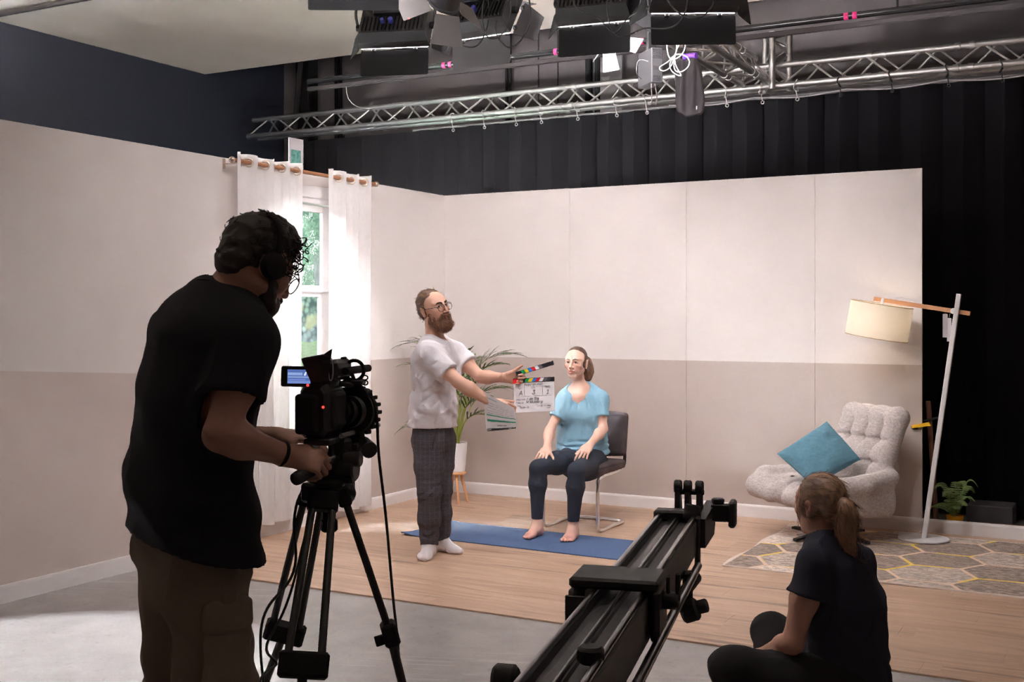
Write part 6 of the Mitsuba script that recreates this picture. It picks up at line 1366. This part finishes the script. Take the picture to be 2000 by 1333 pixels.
shl = [cone(along(O['neck'], O[s], .15), O[s], .070, .064, .06) for s in ('rs', 'ls')]
armR = limb(O['rs'], O['re'], O['rw'], .062, .044, .048, .029); armL = limb(O['ls'], O['le'], O['lw'], .060, .044, .047, .028)
legR = limb(O['rh'], O['rk'], O['ra'], .085, .060, .060, .042); legL = limb(O['lh'], O['lk'], O['la'], .085, .060, .060, .042)
neckp = [cone(O['neck'] - UP * .05, OC + OR @ V3(0, -.035, -.05), .064, .060, .04), cone(O['neck'] - UP * .02, OC + OR @ V3(0, -.05, .0), .060, .052, .03)]
HANDLE_A, HANDLE_B = P(576, 938, 3.36), P(652, 893, 3.52)
hR = hand_prims(O['rw'], nrm(P(612, 906, 3.40) - O['rw'] + UP * .01), nrm(-FWD * .75 + UP * .65 - RGT * .1), -1, per=((45, 60, 35), (52, 65, 35), (56, 65, 35), (60, 60, 35)), spread=.3, s=1.05, thumb=(.35, .9, -.4))
hL = hand_prims(O['lw'], nrm(RGT * .9 + FWD * .1 - UP * .02), nrm(UP * .9 - FWD * .3), 1, per=((20, 25, 20), (24, 30, 20), (28, 30, 20), (30, 30, 20)), spread=.5, s=1.05, thumb=(.6, .8, -.2))
hp = head_prims(OC, OR, OS, True)
k_o = thing('person', 'camera operator in a black t-shirt and brown cargo trousers wearing headphones, seen from behind', 'person')
SKO = lin(172, 128, 110)
ob = around(hp)
scene[k_o + '__body'] = skin_mesh(tor + shl + neckp + armR + armL + legR + legL + hp + hR + hL + foot_prims(O['ra'], of, 1.1, True, -1, 0.0) + foot_prims(O['la'], of, 1.1, True, 1, 0.0), .008, [(ob[0], ob[1], .0035), (*around(hR), .0032), (*around(hL), .0035)], None, SKO)
arms = [cone(O['rs'], along(O['rs'], O['re'], .9), .072, .080, .05), cone(O['ls'], along(O['ls'], O['le'], .9), .074, .074, .05)]
blouse = [slab(O['pel'] - UP * .08, O['pel'] + UP * .22, .222, .165, .175, .130, side, .07), cone(O['rh'] + UP * .16, O['rh'] - UP * .02, .120, .138, .06), slab(O['pel'] + UP * .18 - of * .02, O['neck'] - UP * .12 - of * .02, .180, .13, .175, .12, side, .08)]
def otee(p): return folds(.012, 6, (1, 1, .6), 12, 3)(p) + .006 * np.sin((p - O['pel']) @ nrm(UP * .8 + RGT * .5) * 40 + 4 * meshkit.noise(p * 4)) * smooth01(.5, .1, p[:, 2] - O['pel'][2])
cloth = tee(tor + shl + blouse, arms, .012, .008, (O['pel'] + UP * .002, nrm(-UP - RGT * .24)), cone(O['neck'] + UP * .055 + of * .045, O['neck'] + UP * .18 + of * .10, .080, .14, .004, '-'), [(along(O['rs'], O['re'], .62), nrm(O['re'] - O['rs'] + RGT * .05)), (along(O['ls'], O['le'], .55), O['le'] - O['ls'])], otee, t=.014)
mat('tee_black', heather((24, 24, 28), .2, 200), 0.9, 0.1)
obj('t_shirt', cloth, 'tee_black', k_o, True)
mat('cargo', heather((110, 97, 87), .14, 200), 0.9, 0.1)
def leg_cargo(h_, k_, a_): return [cone(h_, k_, .118, .102, .04), cone(k_, a_ + UP * .03, .102, .090, .04)]
def cbump(p): return folds(.024, 5, (1, 1, .7), 15, 4)(p) + .006 * np.sin(p[:, 2] * 30 + 7 * meshkit.noise(p * 5))
tr = [slab(O['pel'] - UP * .10, O['pel'] + UP * .10, .180, .130, .165, .120, side, .06)] + leg_cargo(O['rh'], O['rk'], O['ra']) + leg_cargo(O['lh'], O['lk'], O['la'])
obj('trousers', garment(tr, .006, .009, [capcut(O['pel'] + UP * .09, UP, .4), capcut(O['ra'] - UP * .02, -UP, .2), capcut(O['la'] - UP * .02, -UP, .2)], .018, cbump), 'cargo', k_o, True)
pc = along(O['rh'], O['rk'], .72) + orr * .088 - FWD * .02
f = solid([slab(pc + UP * .10, pc - UP * .11, .075, .024, .080, .026, of, 0)], .007); f.bump(lambda p: .004 * (meshkit.noise(p * 20) - .5)); obj('pocket', f.mesh(), 'cargo', k_o, True)
f = solid([slab(pc + UP * .115, pc + UP * .06, .082, .032, .084, .034, of, 0)], .007); obj('pocket_flap', f.mesh(), 'cargo', k_o, True)
mat('shoe', srgb(40, 38, 42), 0.6, 0.3)
for a_, sd in (('ra', -1), ('la', 1)):
    f = solid(grow(foot_prims(O[a_], of, 1.12, False, sd, 0.006), .008), .007); f.cut([0, 0, .001], [0, 0, -1]); f.cut(O[a_] + UP * .03, [0, 0, 1]); obj('shoe', f.mesh(), 'shoe', k_o, True)
hr = hair_solid(OC, OR, OS, [((0, -.022, .052), (.079, .104, .092), 0), ((0, .02, .105), (.062, .075, .045), .04), ((0, -.080, -.012), (.062, .040, .055), .03)],
    [((0, .105, -.01), (.075, .060, .075), .012), ((.09, .015, -.03), (.03, .036, .045), .008), ((-.09, .015, -.03), (.03, .036, .045), .008)], .005, lambda q: .020 * (meshkit.fbm(q * 55, 3, 9) - .5))
mat('hair_dark', srgb(34, 28, 28), 0.6, 0.3)
obj('hair', hr.mesh(), 'hair_dark', k_o, True)
rs = np.random.RandomState(21); curls = []
for i in range(230):
    d = nrm(rs.randn(3) + [0, .5, .7]); 
    if d[2] < -.1 or (d[1] > .55 and d[2] < .1): continue
    b = OC + OR @ (V3(0, -.015, .052) + d * [.084, .105, .096]) * 1.0; Fc = frame(OR @ d, rs.randn(3)); r_ = rs.uniform(.008, .016); tw = rs.uniform(1.0, 2.0)
    pts = [b + Fc @ V3(r_ * math.cos(a * tw), r_ * math.sin(a * tw), -.004 + .0045 * a) for a in np.linspace(0, 2 * math.pi, 16)]
    curls.append(tube(pts, .0014, 4))
for i in range(110):
    b = OC + OR @ (V3(rs.choice([-1, 1]) * rs.uniform(.045, .078), rs.uniform(.03, .085), rs.uniform(-.005, .115)) * OS); Fc = frame(rs.randn(3), rs.randn(3)); r_ = rs.uniform(.007, .013)
    curls.append(tube([b + Fc @ V3(r_ * math.cos(a * 1.3), r_ * math.sin(a * 1.3), .004 * a) for a in np.linspace(0, 2 * math.pi, 14)], .0015, 4))
obj('curls', cat(curls), 'hair_dark', k_o, True, kind='stuff')
bd = hair_solid(OC, OR, OS, [((0, .058, -.085), (.056, .048, .042), 0), ((.055, .025, -.055), (.015, .030, .042), .03), ((-.055, .025, -.055), (.015, .030, .042), .03), ((0, .095, -.055), (.030, .014, .012), .01)], [((0, .03, .01), (.055, .085, .035), .01)], .005, lambda q: .006 * (meshkit.fbm(q * 60, 2, 4) - .5))
obj('beard', bd.mesh(), 'hair_dark', k_o, True)
glasses(k_o, OC, OR, OS, 'black_metal', .026)
L_ = lambda *p: OC + OR @ (np.array(p, float) * OS)
hpn = thing('headphones', 'black over-ear headphones on the head of the camera operator', 'headphones')
for q in (-1, 1): obj('ear_cup', place(lathe([(0, 0), (.036, 0), (.042, .006), (.042, .020), (.036, .030), (.02, .034), (0, .034)], 32), L_(q * .080, -.008, -.004), OR @ ry(q * 90)), 'black_matte', hpn, 40); 
obj('headband', tube(spline([L_(-.098, -.012, .02), L_(-.097, -.025, .07), L_(-.068, -.045, .122), L_(0, -.052, .138), L_(.068, -.045, .122), L_(.097, -.025, .07), L_(.098, -.012, .02)], 40), .008, 8), 'black_matte', hpn, True)
wr = J; wc = along(O['re'], O['rw'], .90); wd = nrm(O['rw'] - O['re'])
obj('wristband', tube([wc + frame(wd) @ V3(.034 * math.cos(a), .032 * math.sin(a), 0) for a in np.linspace(0, 6.283, 24, endpoint=False)], .0055, 8, True), 'black_matte', k_o, True)
nk = O['neck'] + UP * .055
obj('necklace', tube([nk + frame(nrm(UP * .85 + of * .35)) @ V3(.071 * math.cos(a), .071 * math.sin(a), -.012) for a in np.linspace(0, 6.283, 36, endpoint=False)], .0022, 6, True), 'black_metal', k_o, True)

# ---------------------------------------------------------------- the woman sitting on the floor at the right
D4 = 4.50
G = dict(pel=P(1655, 1345, D4), neck=P(1612, 1062, D4 + .02), ls=P(1590, 1100, D4 - .12), rs=P(1668, 1100, D4 + .10), le=P(1548, 1256, D4 - .14), lw=P(1490, 1278, D4 + .06), re=P(1640, 1240, D4 + .30), rw=P(1545, 1280, D4 + .32),
         lh=P(1625, 1350, D4 - .10), rh=P(1680, 1345, D4 + .08), lk=P(1428, 1306, D4 - .12), rk=P(1508, 1236, D4 + .36), la=P(1545, 1372, D4 + .26), ra=P(1530, 1372, D4 + .02))
GC = P(1600, 986, D4 + .04); gf = nrm(FWD * .85 - RGT * .52 - UP * .08); gu = nrm(UP - gf * (UP @ gf)); GR = np.stack([np.cross(gf, gu), gf, gu], 1); GS = .98
side = nrm(G['rs'] - G['ls'])
tor = torso_prims(G['pel'], G['neck'], side, 1.0, 1.0, True, bend=RGT * .035 - FWD * .02)
shl = [cone(along(G['neck'], G[s], .25), G[s], .052, .050, .045) for s in ('rs', 'ls')]
armR = limb(G['rs'], G['re'], G['rw'], .050, .038, .040, .025); armL = limb(G['ls'], G['le'], G['lw'], .050, .038, .040, .025)
neckp = [cone(G['neck'] - UP * .03, GC + GR @ V3(0, -.025, -.06), .052, .046, .03)]
legR = limb(G['rh'], G['rk'], G['ra'], .092, .062, .058, .040, .04); legL = limb(G['lh'], G['lk'], G['la'], .090, .060, .058, .040, .04)
hL = hand_prims(G['lw'], nrm(-RGT * .8 + FWD * .5 - UP * .1), UP, 1, spread=.6, s=.95); hR = hand_prims(G['rw'], nrm(-RGT * .9 - FWD * .2 - UP * .1), UP, -1, spread=.6, s=.95)
hp = head_prims(GC, GR, GS, False)
k_g = thing('person', 'fair-haired woman in a dark t-shirt sitting cross-legged on the floor, seen from behind', 'person')
SKG = lin(170, 124, 104); gb = around(hp)
scene[k_g + '__body'] = skin_mesh(tor + shl + neckp + armR + armL + legR + legL + hp + hL + hR + foot_prims(G['ra'], -RGT + FWD * .2, .9, True, 1, 0.004) + foot_prims(G['la'], RGT * .6 - FWD * .8, .9, True, 1, 0.004), .008, [(gb[0], gb[1], .0035), (*around(hL), .0035)], None, SKG)
arms = [cone(G['rs'], along(G['rs'], G['re'], .75), .052, .056, .04), cone(G['ls'], along(G['ls'], G['le'], .75), .052, .060, .04)]
blouse = [slab(G['pel'] - UP * .05, G['pel'] + UP * .28, .190, .135, .155, .115, side, .06)]
def gtee(p): return folds(.016, 8, (1, 1, .6), 22, 4)(p) + .005 * np.sin((p[:, 2] - .2) * 70 + 6 * meshkit.noise(p * 6)) * smooth01(.35, .15, p[:, 2])
cloth = tee(tor + shl + blouse, arms, .011, .0075, (V3(*G['pel'][:2], .055), -UP), cone(G['neck'] + UP * .040 + gf * .02, G['neck'] + UP * .16 + gf * .05, .066, .12, .004, '-'), [(along(G['rs'], G['re'], .45), G['re'] - G['rs']), (along(G['ls'], G['le'], .42), G['le'] - G['ls'])], gtee)
mat('tee_navy', heather((32, 32, 40), .2, 220), 0.9, 0.1)
obj('t_shirt', cloth, 'tee_navy', k_g, True)
mat('trousers_black', heather((26, 24, 26), .2, 200), 0.9, 0.1)
f = solid(grow(limb(G['rh'], G['rk'], along(G['rk'], G['ra'], .9), .098, .068, .064, .050, .04) + limb(G['lh'], G['lk'], along(G['lk'], G['la'], .9), .098, .068, .064, .050, .04) + [slab(G['pel'] - UP * .02, G['pel'] + UP * .08, .18, .14, .165, .12, side, .06)], .009), .009); f.bump(folds(.010, 7, (1, 1, 1), 25)); f.shell(.018); f.cut([0, 0, .004], [0, 0, -1]); f.put([capcut(G['pel'] + UP * .20, UP, .2)])
obj('trousers', f.mesh(), 'trousers_black', k_g, True)
hr = hair_solid(GC, GR, GS, [((0, -.022, .043), (.081, .100, .086), 0), ((.064, .0, .0), (.017, .045, .050), .015), ((-.064, .0, .0), (.017, .045, .050), .015), ((0, -.085, -.005), (.062, .036, .062), .03)],
    [((0, .098, .0), (.062, .060, .080), .010), ((.087, .0, -.014), (.020, .028, .034), .006), ((-.087, .0, -.014), (.020, .028, .034), .006), ((0, .03, -.10), (.10, .10, .04), .01)], .0045, lambda q: .005 * (meshkit.fbm(q * np.array([80, 14, 60]), 3, 9) - .5))
obj('hair', hair_ply(hr.mesh(), GC, GR, GS, lin(58, 42, 34), lin(140, 106, 80), 17, (110, 9, 50)), 'hair_v', k_g)
L_ = lambda *p: GC + GR @ (np.array(p, float) * GS)
tail = spline([L_(0, -.100, .010), L_(.005, -.128, .0), L_(.010, -.128, -.06), L_(.012, -.115, -.13), L_(.016, -.125, -.175), L_(.02, -.135, -.205)], 30); rr = np.interp(np.arange(30), [0, 3, 9, 17, 24, 29], [.020, .026, .036, .034, .022, .006])
f = solid([cone(tail[i], tail[i + 1], rr[i], rr[i + 1], .015) for i in range(29)], .0045); f.bump(lambda p: .007 * (meshkit.fbm(p * np.array([90, 90, 9]), 3, 2) - .5))
obj('ponytail', hair_ply(f.mesh(), GC, GR, GS, lin(62, 44, 36), lin(146, 108, 80), 18, (90, 60, 7)), 'hair_v', k_g)
strands_ = []
rs = np.random.RandomState(5)
for i in range(70):
    b = tail[rs.randint(3, 27)] + rs.randn(3) * [.022, .022, .01];  strands_.append(tube(spline([b, b + [rs.randn() * .006, rs.randn() * .006, -.05], b + [rs.randn() * .014, rs.randn() * .014, -.10 - .03 * rs.rand()]], 9), np.linspace(.0011, .0004, 9), 4))
for i in range(16):
    q = rs.choice([-1, 1]); b = L_(q * .074, .03 + rs.randn() * .012, .04 + rs.randn() * .015);  strands_.append(tube(spline([b, b + GR @ V3(q * .006, -.002, -.05), b + GR @ V3(q * .004, rs.randn() * .006, -.10)], 9), .0008, 4))
mat('hair_fair', srgb(140, 104, 76), 0.5, 0.3)
obj('loose_strands', cat(strands_), 'hair_fair', k_g, True, kind='stuff')
strands(hr.mesh(), GC, GR, GS, 900, 9, .045, lambda q: np.array([-q[0] * 1.5, -1, -.35]), lambda q: (q[:, 2] > -.06) & (q[:, 1] > -.10), ['hair_fair', 'hair_brown', 'hair_ash'], k_g, 'hair_strands', .0009, .02, .001, 6.5)
strands(f.mesh(), GC, GR, GS, 500, 10, .06, lambda q: np.array([.05, -.1, -1]), lambda q: q[:, 2] < .03, ['hair_fair', 'hair_brown', 'hair_ash'], k_g, 'tail_strands', .0009, .02, .0015, 2.0)
